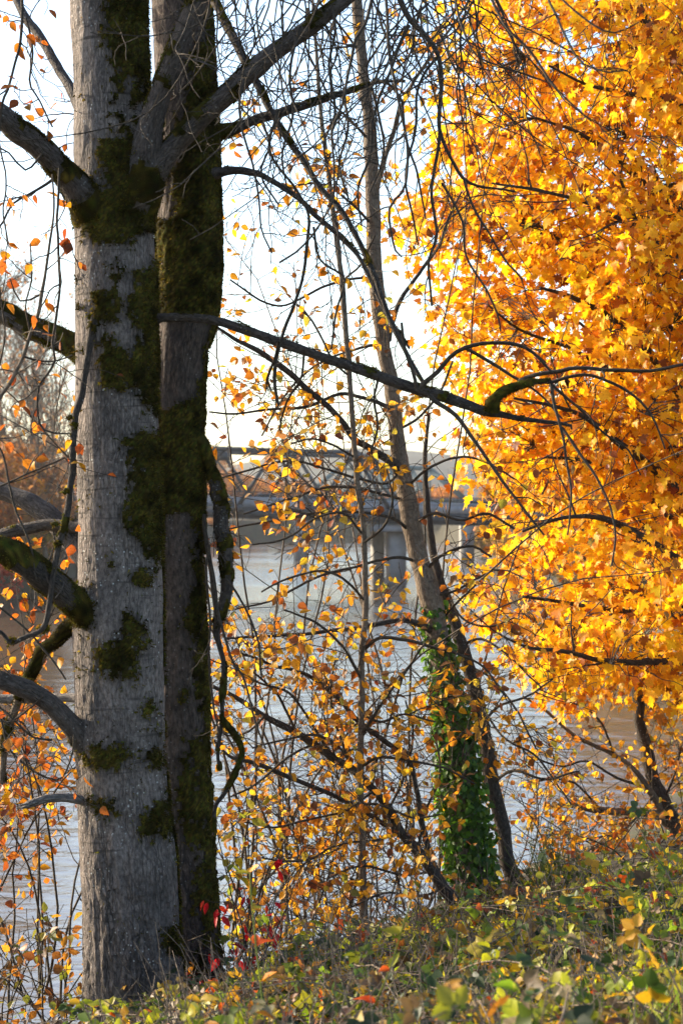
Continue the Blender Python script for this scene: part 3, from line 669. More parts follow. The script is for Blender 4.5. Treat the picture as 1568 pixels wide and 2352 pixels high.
wx, wy = warp(g, 9); cov = soft_poly(wx, wy, POLY); hi = .55 * vnoise(g * 46, 66) + .45 * vnoise(g * 95, 67)
m = np.clip((cov + .85 * hi - .45) * 2.5, 0, 1); x, y = toD(g)
spk = in_poly(wx, wy, [(245, 160), (335, 190), (338, 300), (255, 300), (232, 240)]) * (vnoise(g * 30, 61) > .15)
fc = facing(g, nr); bk = np.clip((fbm(g * 4, 63) + .25) * 3, 0, 1) * (vnoise(g * 25, 64) > -.3)
m = np.where(fc > 0.02, np.maximum(m, spk * .8), np.where((nr[..., 0] > .2), bk, 0))
stain = 1 - .55 * np.clip(soft_poly(wx, wy, POLY, 34) * 1.6 * (.7 + .6 * vnoise(g * np.array((30, 30, 9)), 68)), 0, 1)
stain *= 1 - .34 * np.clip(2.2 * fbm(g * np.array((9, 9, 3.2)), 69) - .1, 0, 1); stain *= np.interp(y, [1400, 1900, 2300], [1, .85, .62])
def set_stain(o, st):
    at = o.data.attributes['Tint'].data; c = np.zeros(len(at) * 4, np.float32); at.foreach_get("color", c); c = c.reshape(-1, 4)
    c[:st.size, 0] = st.ravel(); at.foreach_set("color", c.ravel())
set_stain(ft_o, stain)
moss_on(moss, g, nr, m.astype(float), thick=.018, dens=20000, ln=(.010, .030))
B = M['limb_bark']; fb = []
fb.append(limb(fp, [(232, 505, 80), (200, 465, 72), (150, 400, 58), (90, 338, 56), (40, 298, 54), (0, 262, 52), (-70, 215, 50), (-180, 120, 40)], 10.0, 9.2, B, mossy=.62, mb_moss=moss))
fb.append(limb(fp, [(290, 520, 50), (318, 450, 92), (336, 350, 76), (350, 280, 58), (375, 200, 50), (420, 80, 48), (470, -30, 52), (520, -150, 46)], 10.02, 9.55, B, mossy=.40, mb_moss=moss))
fb.append(limb(fp, [(285, 500, 34), (318, 448, 62), (350, 400, 62), (372, 368, 54), (430, 300, 45), (500, 235, 45), (570, 170, 45), (640, 110, 42), (720, 55, 38), (790, 0, 34), (880, -70, 30), (980, -130, 24)], 10.0, 9.5, B, mossy=.30, mb_moss=moss))
fb.append(limb(fp, [(230, 830, 56), (170, 795, 52), (120, 773, 52), (60, 745, 52), (0, 716, 48), (-70, 690, 45), (-160, 640, 38)], 10.08, 10.5, B, mossy=.55, mb_moss=moss))
fb.append(limb(fp, [(230, 1310, 50), (185, 1270, 46), (150, 1225, 48), (100, 1175, 50), (50, 1145, 44), (0, 1128, 40), (-60, 1110, 38), (-150, 1070, 30)], 10.1, 10.8, B, mossy=.12, mb_moss=moss))
fb.append(limb(fp, [(230, 1212, 30), (170, 1208, 30), (100, 1207, 28), (40, 1218, 28), (0, 1228, 26), (-50, 1236, 24), (-150, 1250, 18)], 10.2, 10.5, B, mossy=.15, mb_moss=moss))
fb.append(limb(fp, [(240, 1450, 40), (192, 1402, 62), (140, 1355, 64), (90, 1315, 64), (40, 1280, 62), (0, 1265, 58), (-70, 1235, 54), (-170, 1200, 44)], 10.0, 9.3, M['black_bark'], mossy=.62, mb_moss=moss))
fb.append(limb(fp, [(215, 1740, 54), (178, 1685, 50), (140, 1640, 46), (90, 1600, 45), (40, 1575, 48), (0, 1563, 42), (-60, 1545, 40), (-160, 1500, 30)], 9.98, 9.5, B, mossy=.2, mb_moss=moss))
limb(fp, [(200, 1603, 19), (130, 1603, 19), (70, 1606, 20), (0, 1606, 20), (-80, 1600, 16)], 10.1, 10.35, M['dead_wood'], k=12)
fb.append(limb(fp, [(190, 1425, 34), (156, 1443, 30), (130, 1472, 27), (96, 1495, 26), (82, 1527, 25), (64, 1562, 24), (30, 1640, 20), (10, 1720, 17), (5, 1800, 14)], 10.0, 10.2, M['tan_bark'], mossy=.38, mb_moss=moss))
dead = [(262, 672, 20), (240, 680, 17), (220, 720, 18), (205, 800, 17), (190, 900, 17), (172, 960, 16), (168, 1050, 16), (160, 1130, 15), (150, 1200, 15), (138, 1240, 14), (125, 1300, 13), (117, 1350, 13), (113, 1390, 13), (104, 1432, 12), (90, 1452, 12), (60, 1462, 11), (25, 1476, 11), (5, 1455, 9), (-20, 1440, 8)]
fb.append(limb(fp, dead, 9.86, 9.5, M['black_bark'], k=12, step=.02, mossy=.16, mb_moss=moss, label="dead lichen covered branch hanging down along the trunk"))
for cx, cy, r_ in ((100, 1446, 17), (118, 1310, 13), (133, 1250, 11), (126, 1205, 9), (160, 960, 8), (28, 1474, 13), (152, 1130, 9), (115, 1385, 9)):
    q = [(cx - r_ * .8, cy + 3, r_ * .9), (cx, cy - 2, r_ * 1.5), (cx + r_ * .8, cy - 3, r_ * .9)]
    p, r = trace(q, 9.58 - .0 * cy, step=.008); t_ = MB(); gg, nn = tube(t_, p, r * .6, 12); moss_on(moss, gg, nn, np.ones(gg.shape[:2]), .006, 26000, (.01, .022))
# broken stub with a splintered end
p, r = trace([(225, 1838, 26), (190, 1838, 23), (150, 1833, 21), (110, 1835, 20), (75, 1845, 18), (60, 1850, 15)], 9.95, 9.72, step=.02)
stub = MB(); tube(stub, p, r, 14, (1, 1, 1), lambda q, th, ln, rr: .0025 * fbm(q * np.array((9, 40, 40)), 71))
for k_ in range(7):
    a = rng.uniform(0, 6.28); q = p[-1] + np.array((0.0, math.cos(a), math.sin(a))) * .012
    tube(stub, np.array([q + np.array((.02, 0, .003)), q, q + np.array((-rng.uniform(.01, .045), 0, rng.uniform(-.015, .004)))]), np.array((.010, .009, .002)), 6)
stub.build("broken_stub", M['dead_wood'], fp)
BARE = [dict(n=1.8, len=(.2, .75), ang=(30, 80), wob=.19, trop=(0, -.0, -.05), rmax=.006, rmin=.0024, curl=.14, seg=10, start=.15),
        dict(n=6, len=(.05, .26), ang=(35, 90), wob=.2, trop=(0, 0, .02), rmax=.004, rmin=.002, curl=.18, seg=6, leaf=.0), dict(n=4, len=(.03, .1), ang=(35, 80), wob=.15, trop=(0, 0, .08), rmax=.003, rmin=.002, curl=.3, seg=4)]
tw, lf = [], []
def tr(pts, d0, d1=None, mat=None, mn=2, **kw):
    """a traced thin branch: goes into the twig list (and becomes a parent for shoots)"""
    p, r = trace(pts, d0, d1, step=.045); p = p + np.stack([fbm(p * 6, s, 2) for s in (81, 82, 83)], -1) * .012
    return p, np.maximum(r, .0022)
# long branch springing across the dark trunk towards the maple
b11 = limb(fp, [(330, 738, 30), (365, 729, 21), (400, 727, 22), (450, 730, 22), (500, 738, 22), (560, 758, 22), (640, 785, 22), (720, 812, 22), (800, 840, 22), (880, 868, 24), (960, 895, 26), (1040, 920, 26), (1110, 942, 24), (1145, 951, 17), (1200, 962, 11), (1300, 975, 8), (1312, 986, 4)], 10.04, 9.3, M['black_bark'], k=14, step=.025, mossy=.10, mb_moss=moss, label="long dark branch reaching right across the sky to the yellow maple")
fork = limb(fp, [(1128, 945, 24), (1132, 925, 22), (1144, 909, 20), (1174, 893, 16), (1214, 880, 13), (1264, 876, 11)], 9.34, 9.28, M['black_bark'], k=12, step=.02, mossy=.38, mb_moss=moss)
subs = [tr(q, 9.33, e) for q, e in (
 ([(1194, 878, 12), (1234, 859, 10), (1284, 849, 10), (1334, 845, 9), (1409, 851, 9), (1484, 854, 8), (1568, 839, 7), (1680, 830, 5)], 9.1), ([(1264, 876, 8), (1309, 863, 8), (1359, 861, 7), (1414, 884, 7), (1469, 919, 6), (1504, 969, 5), (1525, 1030, 4)], 9.2),
 ([(1264, 876, 8), (1269, 914, 8), (1284, 969, 7), (1294, 1014, 6), (1299, 1064, 6), (1309, 1139, 5), (1306, 1230, 4)], 9.2), ([(1290, 980, 7), (1329, 1039, 7), (1369, 1099, 6), (1399, 1154, 5), (1412, 1230, 5), (1405, 1300, 4)], 9.1),
 ([(962, 892, 14), (978, 873, 12), (999, 857, 11), (1034, 819, 10), (1064, 799, 10), (1124, 786, 9), (1174, 789, 9), (1214, 804, 8), (1244, 829, 7), (1269, 854, 5)], 9.2), ([(1064, 799, 8), (1124, 829, 8), (1174, 862, 7), (1240, 905, 5), (1290, 960, 4)], 9.4),
 ([(985, 905, 12), (999, 919, 11), (1044, 949, 10), (1084, 1004, 9), (1124, 1059, 8), (1164, 1119, 7), (1209, 1179, 6), (1250, 1230, 4)], 9.2), ([(1264, 880, 7), (1320, 930, 6), (1380, 990, 5), (1440, 1030, 4), (1470, 1090, 3)], 9.5),
 ([(955, 890, 9), (945, 845, 8), (930, 800, 7), (925, 740, 6)], 9.3), ([(870, 866, 6), (860, 920, 5), (868, 980, 5), (850, 1040, 4)], 9.5), ([(700, 806, 6), (690, 870, 5), (655, 930, 5), (640, 990, 4)], 9.7), ([(640, 787, 7), (630, 830, 6), (612, 870, 7), (622, 900, 4)], 9.65))]
# drooping shoots hung from boughs above the frame and from the limbs
hang = [([(1104, -60, 7), (1154, 50, 7), (1214, 115, 7), (1264, 190, 6), (1314, 240, 5), (1359, 280, 4)], 7.2, 7.0), ([(1234, -50, 6), (1294, 75, 6), (1334, 140, 5), (1390, 165, 5), (1434, 160, 4)], 7.4, 7.0), ([(1264, -30, 5), (1334, 35, 5), (1409, 75, 4), (1469, 50, 3)], 7.6, 7.4),
 ([(1040, -60, 6), (1050, 30, 6), (1085, 120, 5), (1150, 150, 5), (1260, 190, 4)], 7.4, 7.2), ([(862, -40, 8), (845, 40, 8), (819, 90, 8), (806, 150, 7), (786, 240, 6), (765, 300, 6), (768, 380, 5), (760, 470, 5), (700, 560, 5), (640, 600, 5)], 8.6, 8.2),
 ([(884, -60, 7), (890, 60, 7), (894, 125, 7), (919, 250, 6), (934, 325, 6), (929, 425, 6), (895, 480, 6), (904, 565, 5), (925, 590, 4)], 8.5, 8.2), ([(898, -60, 15), (934, 30, 14), (969, 70, 13), (1004, 125, 11), (1014, 200, 10), (1009, 300, 9), (1040, 370, 8), (1064, 410, 8), (1110, 430, 6), (1180, 440, 5)], 9.4, 9.2),
 ([(1009, 300, 8), (1000, 390, 8), (990, 450, 7), (1005, 540, 7), (985, 600, 6), (990, 700, 5)], 9.2, 9.2), ([(1064, 410, 6), (1090, 480, 6), (1120, 530, 5), (1160, 600, 5), (1200, 640, 4)], 9.2, 9.0), ([(760, -20, 7), (770, 70, 6), (755, 160, 6), (770, 260, 6), (745, 330, 5), (760, 420, 5)], 9.6, 9.3),
 ([(690, 60, 7), (665, 160, 6), (672, 260, 6), (650, 350, 5), (660, 430, 4)], 9.5, 9.3), ([(560, 175, 6), (548, 260, 6), (570, 340, 5), (590, 420, 5), (600, 520, 4), (625, 580, 4)], 9.6, 9.3), ([(940, 55, 8), (905, 140, 7), (860, 260, 6), (850, 350, 6), (820, 440, 5), (830, 520, 4)], 9.3, 9.2),
 ([(1000, 130, 7), (960, 200, 6), (955, 300, 6), (930, 400, 5), (945, 480, 5), (960, 560, 4)], 9.3, 9.4), ([(640, 250, 7), (620, 350, 6), (700, 470, 6), (705, 560, 8), (690, 650, 7), (655, 750, 8), (640, 800, 7), (632, 860, 9), (640, 930, 6)], 9.6, 9.5), ([(720, 520, 6), (735, 600, 5), (790, 640, 5), (770, 720, 5), (760, 800, 4)], 9.6, 9.6),
 ([(850, 190, 8), (880, 185, 7), (920, 230, 6), (935, 330, 6), (960, 400, 5), (975, 500, 4)], 9.8, 9.5), ([(1015, 420, 6), (1060, 500, 6), (1075, 590, 5), (1130, 690, 5), (1150, 760, 4)], 9.2, 9.0)]
left_h = [([(52, -40, 7), (50, 60, 7), (35, 140, 6), (20, 200, 6), (5, 240, 6), (-5, 330, 5)], 9.3, 9.2), ([(136, 380, 6), (130, 500, 6), (136, 627, 6), (136, 675, 6), (128, 730, 6), (121, 787, 6), (125, 830, 5), (107, 864, 6), (91, 886, 5), (85, 928, 5), (96, 982, 5), (128, 995, 4), (160, 997, 3)], 9.4, 9.4),
 ([(60, 40, 5), (75, 120, 5), (68, 190, 5), (90, 230, 4), (120, 290, 4)], 9.4, 9.4), ([(120, 412, 8), (95, 428, 7), (60, 450, 6), (25, 470, 5), (0, 520, 5), (-30, 540, 4)], 9.6, 9.4), ([(100, 350, 5), (60, 390, 5), (20, 350, 4), (0, 340, 4)], 9.5, 9.3), ([(0, 330, 4), (15, 420, 4), (5, 480, 4), (20, 560, 3)], 9.3, 9.2), ([(120, 1700, 5), (70, 1690, 5), (20, 1640, 5), (-20, 1610, 5)], 9.6, 9.5),
 ([(0, 1650, 5), (25, 1720, 5), (80, 1770, 5), (140, 1790, 5), (165, 1730, 4), (168, 1690, 3)], 9.5, 9.5), ([(110, 1350, 5), (112, 1300, 4), (125, 1240, 4), (120, 1220, 3)], 9.6, 9.6)]
hp_ = [tr(q, a, b) for q, a, b in hang + left_h]
branches(fp, subs + hp_)
shoots(fp, fb[:4] + fb[6:8], [dict(n=1.2, len=(.2, .7), ang=(40, 85), wob=.16, trop=(0, 0, -.12), rmax=.006, rmin=.0028, curl=.3, seg=8, start=.25), BARE[1]], lf, 5)
shoots(fp, subs, [dict(BARE[0], n=2.2, len=(.15, .5)), BARE[1]], lf, 5)
shoots(fp, hp_[:len(hang)], [dict(BARE[0], n=3.4, len=(.15, .55), trop=(0, 0, -.03)), dict(BARE[1], n=7), BARE[2]], lf, 5)
more = []
for _ in range(80):       # many more thin drooping shoots from the boughs above the frame
    x = rng.uniform(470, 1130); d = rng.uniform(8.8, 11.2); q = P(x, rng.uniform(-120, 60), d)
    more.append((wander(q, (rng.normal() * .5, rng.normal() * .3, -.8), rng.uniform(.7, 2.0), 14, .13, (0, 0, -.05), .2), np.linspace(.0055, .0025, 14)))
branches(fp, more); shoots(fp, more, [dict(BARE[0], n=3, len=(.15, .5), start=.05), dict(BARE[1], n=4)], lf, 5)
# russet leaves hanging from a bough at the upper left
rb_ = limb(fp, [(215, 330, 30), (160, 200, 24), (130, 150, 23), (90, 80, 21), (65, 50, 20), (40, 0, 18), (10, -70, 15)], 10.15, 11.2, B, k=10, mossy=.1, mb_moss=None)
lf2 = []; shoots(fp, [rb_] + hp_[len(hang):], [dict(BARE[0], n=7, len=(.12, .4), leaf=.22, start=.05), dict(BARE[1], n=6, leaf=.18)], lf2, 5)
foliage_later = [q for q in lf2 if rng.random() < .6]
moss.build("moss", M['moss'], ft_o)

# ---- the dark mossy poplar behind it ---------------------------------------------------------------
dp = thing("mossy_poplar", (P(432, 2320, 10.75)[0], 10.75, P(432, 2320, 10.75)[2]), "dark brown trunk thick with moss, standing close behind the pale grey trunk", "tree")
DT = [(410, -420, 128), (412, -150, 132), (416, 0, 136), (424, 150, 136), (430, 300, 136), (432, 400, 138), (434, 520, 142), (432, 640, 144), (424, 740, 132), (410, 820, 120), (402, 950, 126), (400, 1100, 130), (402, 1300, 132), (404, 1500, 134), (408, 1700, 138), (418, 1900, 136), (424, 2050, 142), (430, 2200, 150), (434, 2310, 170), (436, 2420, 200)]
dt_o, g, nr, dpath = big_trunk(dp, DT[::-1], 10.75, 10.75, M['dark_bark'], k=110, step=.013, rid=(.005, .011), y0=700)
moss = MB(); wx, wy = warp(g, 14); x, y = toD(g)
base = fbm(g * np.array((5, 5, 3.0)), 73) * 1.1 + .3 * vnoise(g * 30, 74) + np.clip((x - 415) / 90, -.3, .6) + .02
full = np.zeros(g.shape[:2], bool)
for q in ([(345, 500), (520, 500), (520, 715), (470, 740), (345, 725)], [(425, 300), (520, 300), (515, 350), (440, 350)], [(480, -200), (500, -200), (510, 300), (470, 200)], [(345, 960), (470, 900), (470, 1180), (345, 1180)]): full |= in_poly(wx, wy, q)
free = in_poly(wx, wy, [(340, 745), (480, 735), (450, 900), (410, 940), (340, 900)]) | in_poly(wx, wy, [(345, -200), (400, -200), (420, 250), (345, 260)])
hi = .5 * vnoise(g * 40, 76) + .5 * vnoise(g * 85, 77)
m = np.where(full, np.clip(1.6 + 2 * hi + base, 0, 1), np.where(free, np.clip((base - .75 + .3 * hi) * 3, 0, 1), np.clip((base + .45 * hi) * 3, 0, 1)))
set_stain(dt_o, np.clip(1 - .5 * np.clip(base + .6, 0, 1), .3, 1))
moss_on(moss, g, nr, m.astype(float), thick=.018, dens=13000, ln=(.01, .026))
B = M['black_bark']; db = []
db.append(limb(dp, [(450, 320, 44), (495, 305, 30), (525, 300, 26), (560, 285, 24), (600, 270, 23), (650, 257, 22), (700, 240, 20), (784, 214, 14), (860, 190, 9), (930, 185, 6)], 10.75, 10.9, B, k=12, mossy=.4, mb_moss=moss))
db.append(limb(dp, [(460, 400, 34), (510, 395, 22), (565, 392, 17), (600, 401, 14), (640, 425, 13), (685, 455, 13), (720, 490, 12), (784, 545, 12), (830, 600, 10), (864, 674, 9), (900, 740, 8), (940, 800, 6)], 10.7, 10.4, M['limb_bark'], k=12, mossy=.05, mb_moss=moss))
db.append(limb(dp, [(440, -60, 34), (470, -40, 24), (493, 0, 21), (525, 65, 21), (555, 125, 20), (595, 200, 17), (630, 270, 15), (665, 325, 15), (700, 375, 14), (735, 430, 13), (784, 485, 13), (826, 560, 13), (862, 640, 12), (894, 734, 12), (924, 794, 11), (954, 849, 11), (976, 884, 9)], 10.6, 9.5, B, k=12, mossy=.18, mb_moss=moss))
db.append(limb(dp, [(440, 1015, 30), (465, 1022, 26), (480, 1064, 25), (495, 1114, 33), (508, 1164, 35), (506, 1209, 34), (516, 1254, 35), (520, 1304, 32), (520, 1354, 28), (510, 1399, 26), (497, 1435, 20), (503, 1479, 12), (514, 1529, 12), (510, 1604, 11), (510, 1654, 10), (500, 1729, 8), (505, 1770, 7)], 10.7, 10.5, B, k=14, step=.02, mossy=.56, mb_moss=moss, label="thick mossy branch hanging down close to the trunk"))
d2 = limb(dp, [(508, 1650, 12), (540, 1689, 13), (555, 1724, 12), (548, 1760, 13), (528, 1800, 13), (510, 1830, 11), (495, 1855, 10), (490, 1920, 8)], 10.5, 10.4, B, k=10, step=.02, mossy=.55, mb_moss=moss, mth=.006)
tw, lf = [], []
hp2 = [tr(q, a, b) for q, a, b in [([(470, 1180, 9), (470, 1224, 10), (485, 1304, 12), (492, 1364, 14), (498, 1430, 9)], 10.6, 10.5), ([(480, 1250, 6), (474, 1330, 6), (482, 1430, 5), (478, 1520, 5), (486, 1600, 5), (500, 1680, 4)], 10.5, 10.4), ([(500, 1400, 6), (526, 1500, 6), (560, 1560, 5), (580, 1640, 5), (610, 1720, 4)], 10.5, 10.2),
 ([(520, 1330, 6), (560, 1390, 5), (590, 1470, 5), (600, 1560, 4)], 10.5, 10.3), ([(850, 190, 8), (870, 270, 6), (880, 360, 5), (850, 440, 4)], 10.9, 10.6), ([(600, 270, 6), (620, 330, 5), (600, 400, 5), (640, 470, 4)], 10.9, 10.6), ([(784, 214, 7), (800, 300, 6), (780, 380, 5), (800, 450, 4)], 10.9, 10.5)]]
branches(dp, hp2); shoots(dp, db[:3], [dict(BARE[0], n=2.4, start=.15), dict(BARE[1], n=4.5), BARE[2]], lf, 5); shoots(dp, hp2 + [db[3], d2], [dict(BARE[0], n=1.6, len=(.12, .4)), BARE[1]], lf, 5)
moss.build("moss", M['moss'], dt_o)

# ------------------------------------------------------------------ slender trees of the thicket
GOLD = [(.66, .36, .025, 5), (.58, .27, .02, 5), (.45, .17, .02, 3), (.70, .44, .04, 3), (.20, .07, .02, 3), (.42, .38, .05, 1.2), (.30, .16, .06, 1.5)]
RUST = [(.42, .12, .02, 4), (.50, .18, .02, 3), (.28, .07, .02, 3), (.58, .27, .02, 2)]
def foliage(root, lf, pal, size=(.035, .075), name="foliage", shape=OV, droop=.5, mat='leaf', curl=.3):
    p, d, n = leaf_sites(lf, droop)
    if not len(p): return
    mb = MB(); leaves_mesh(mb, shape, p, d, n, rng.uniform(*size, len(p)), pick(pal, len(p)), curl); mb.build(name, M[mat], root)
def stem_tree(name, label, base, parts, sprays, pal, lev, size=(.035, .07), cat="tree", dmap=None, density=1.0, group=None):
    """parts: (part name, material, traced points, d0, d1, sides); sprays: thin traced shoots"""
    b = P(*base); root = thing(name, b, label, cat, group); par = []
    for nm, mt, pts, d0, d1, k in parts:
        par.append(limb(root, pts, d0, d1, M[mt], nm, k=k, step=.035, bump=.003))
    sp = [tr(q, a, c) for q, a, c in sprays]; lf = []
    branches(root, sp); shoots(root, par[1:] + sp, lev, lf)
    if par: shoots(root, par[:1], [dict(lev[0], n=lev[0]['n'] * .5)] + lev[1:], lf)
    lf = [q for q in lf if rng.random() < density]
    foliage(root, lf, pal, size); return root
LEAFY = [dict(n=5.6, len=(.3, .95), ang=(30, 80), wob=.10, trop=(0, 0, .0), rmax=.005, rmin=.0025, seg=9, start=.08, curl=.12, leaf=.2),
         dict(n=8, len=(.1, .4), ang=(30, 80), wob=.13, trop=(0, 0, .015), rmax=.0035, rmin=.0021, seg=6, leaf=.28, curl=.2), dict(n=6, len=(.04, .14), ang=(35, 80), wob=.12, rmax=.0026, rmin=.0019, seg=4, leaf=.45)]
SPARSE = [dict(LEAFY[0], n=5.2, leaf=.10), dict(LEAFY[1], n=7.5, leaf=.19), dict(LEAFY[2], n=6, leaf=.25)]
foliage(fp, foliage_later, RUST, (.045, .08))
# leaning ivy-clad tree with a pale side to the sun
T3 = [(1092, 2110, 66), (1085, 2040, 64), (1068, 1900, 62), (1052, 1750, 62), (1038, 1654, 60), (1024, 1579, 56), (1010, 1500, 52), (998, 1420, 50), (979, 1344, 50), (959, 1269, 47), (944, 1204, 44), (934, 1139, 41), (921, 1064, 38), (909, 989, 37), (899, 889, 35), (884, 814, 34), (871, 714, 34), (860, 614, 33), (856, 500, 32), (854, 400, 31), (851, 325, 30), (844, 250, 28), (834, 165, 26), (826, 75, 25), (819, 0, 24), (812, -120, 20), (806, -260, 14)]
t3 = stem_tree("ivy_clad_tree", "slim tan trunk leaning left over the river, its lower half wrapped in ivy", (1090, 2090, 13),
 [("trunk", 'tan_bark', T3, 13, 13, 20),
  ("branch", 'black_bark', [(924, 1085, 24), (904, 1066, 20), (849, 1029, 16), (814, 1009, 15), (784, 965, 14), (750, 930, 14), (700, 889, 14), (650, 844, 14), (600, 809, 13), (550, 784, 11), (520, 765, 8), (480, 740, 5)], 13, 12.4, 9),
  ("branch", 'tan_bark', [(856, 440, 16), (869, 415, 12), (884, 360, 11), (904, 300, 10), (919, 250, 10), (945, 195, 9), (974, 150, 8), (1004, 105, 7), (1044, 50, 6), (1090, -20, 4)], 13, 12.6, 8),
  ("branch", 'black_bark', [(890, 780, 14), (904, 729, 11), (919, 689, 10), (954, 639, 9), (979, 604, 8), (1010, 560, 7), (1030, 500, 6), (1060, 440, 4)], 13, 13.4, 8),
  ("branch", 'black_bark', [(996, 1452, 18), (978, 1440, 14), (955, 1432, 13), (931, 1426, 12), (892, 1428, 11), (857, 1436, 11), (809, 1444, 10), (761, 1449, 9), (713, 1455, 8), (649, 1460, 7), (585, 1463, 6), (515, 1466, 5)], 13, 12.2, 8),
  ("branch", 'black_bark', [(905, 950, 14), (880, 930, 10), (840, 915, 9), (780, 905, 8), (700, 935, 7), (620, 940, 6), (540, 950, 5), (480, 946, 4)], 13, 12.5, 8)],
 [([(944, 1204, 8), (1000, 1180, 7), (1060, 1195, 6), (1120, 1180, 6), (1180, 1215, 5)], 13, 12.6), ([(930, 1120, 7), (980, 1080, 6), (1040, 1050, 6), (1110, 1060, 5), (1180, 1100, 4)], 13, 12.5), ([(909, 989, 7), (960, 960, 6), (1010, 900, 6), (1040, 830, 5)], 13, 13.2), ([(856, 520, 7), (810, 470, 6), (760, 430, 6), (700, 420, 5), (640, 440, 4)], 13, 12.6),
  ([(851, 325, 7), (800, 270, 6), (760, 230, 5), (720, 150, 5), (690, 80, 4)], 13, 12.7), ([(834, 165, 6), (880, 90, 5), (930, 30, 5), (960, -40, 4)], 13, 12.7), ([(830, 120, 6), (780, 60, 5), (740, 10, 5), (700, -60, 4)], 13, 12.8), ([(866, 640, 7), (810, 640, 6), (740, 660, 6), (660, 700, 5), (600, 690, 5), (530, 640, 4)], 13, 12.4), ([(880, 790, 7), (820, 800, 6), (740, 830, 5), (660, 900, 5), (600, 1000, 4)], 13, 12.6),
  ([(950, 1230, 8), (900, 1190, 7), (820, 1175, 6), (720, 1180, 6), (600, 1200, 5), (520, 1215, 4)], 13, 12.5), ([(962, 1290, 8), (900, 1280, 7), (820, 1300, 6), (720, 1330, 6), (620, 1380, 5), (540, 1400, 4)], 13, 12.4), ([(970, 1320, 8), (1020, 1270, 7), (1080, 1255, 6), (1130, 1280, 5)], 13, 12.7), ([(985, 1370, 7), (1040, 1360, 6), (1090, 1330, 5), (1130, 1310, 4)], 13, 12.8), ([(925, 1080, 7), (880, 1110, 6), (790, 1090, 6), (690, 1060, 5), (600, 1070, 5), (500, 1100, 4)], 13, 12.4), ([(935, 1150, 7), (860, 1130, 6), (760, 1120, 6), (650, 1150, 5), (560, 1180, 4)], 13, 12.7)],
 GOLD, SPARSE, (.05, .092))
# ivy climbing it
def ivy():
    root = thing("ivy", P(1080, 2100, 12.9), "dark green ivy climbing the leaning tan trunk in the thicket", "ivy")
    p, r = trace(T3[:9], 13, 13, step=.03); N = 4600; i = rng.integers(0, len(p), N); x, y = toD(p)
    keep = rng.random(N) < np.interp(y[i], [1344, 1420, 1560, 1700, 2000], [.0, .22, .5, 1, 1]); i = i[keep]; N = len(i)
    a = rng.uniform(0, 2 * np.pi, N); u = np.stack([np.cos(a), np.sin(a), .0 * a], 1)
    ex = np.interp(y[i], [1400, 1600, 1800, 2050], [.012, .035, .085, .11]) * rng.random(N) ** 1.2
    q = p[i] + u * (r[i] + ex)[:, None] + rng.normal(size=(N, 3)) * .012
    mb = MB(); leaves_mesh(mb, BROAD, q, unit(u * .35 + rng.normal(size=(N, 3)) * .45 + np.array((0, 0, -.8))), u + rng.normal(size=(N, 3)) * .45, rng.uniform(.035, .07, N), pick([(.055, .11, .018, 4), (.09, .16, .02, 3), (.035, .08, .015, 3), (.13, .26, .03, 1.5)], N), .25)
    mb.build("foliage", M['green_leaf'], root); sm = MB(); tw = []
    for k in range(16):
        a0 = rng.uniform(0, 6.28); n = len(p); e = int(n * rng.uniform(.5, .95)); aa = a0 + np.cumsum(rng.normal(size=e) * .09)
        tw.append((p[:e] + np.stack([np.cos(aa), np.sin(aa), 0 * aa], 1) * (r[:e] + .006)[:, None], np.linspace(.008, .003, e)))
    for q in tw: tube(sm, *q, 5)
    sm.build("stems", M['twig'], root)
ivy()
stem_tree("dark_slender_tree", "dark speckled trunk rising just right of the ivy-clad tree", (1195, 2080, 13.6),
 [("trunk", 'black_bark', [(1200, 2110, 48), (1190, 2060, 44), (1179, 2022, 40), (1164, 1972, 36), (1154, 1902, 34), (1139, 1837, 34), (1124, 1777, 36), (1119, 1729, 36), (1109, 1679, 36), (1094, 1604, 34), (1074, 1529, 31), (1052, 1459, 28), (1026, 1379, 25), (1009, 1329, 22), (990, 1240, 18), (980, 1150, 14), (975, 1050, 10), (985, 950, 7)], 13.6, 13.4, 16)],
 [([(1105, 1660, 8), (1150, 1620, 6), (1210, 1600, 5), (1270, 1560, 4)], 13.5, 13), ([(1130, 1800, 8), (1180, 1770, 7), (1250, 1790, 5), (1330, 1770, 4)], 13.5, 13), ([(1060, 1480, 7), (1110, 1470, 6), (1170, 1510, 5), (1240, 1580, 4)], 13.5, 13), ([(1074, 1529, 6), (1130, 1560, 5), (1190, 1640, 5), (1230, 1720, 4)], 13.5, 12.8), ([(1090, 1590, 6), (1150, 1690, 5), (1230, 1740, 5), (1310, 1850, 4)], 13.5, 12.8), ([(1015, 1340, 6), (1060, 1420, 5), (1120, 1440, 5), (1180, 1420, 4)], 13.5, 13)],
 GOLD, SPARSE, (.045, .08), density=.9)
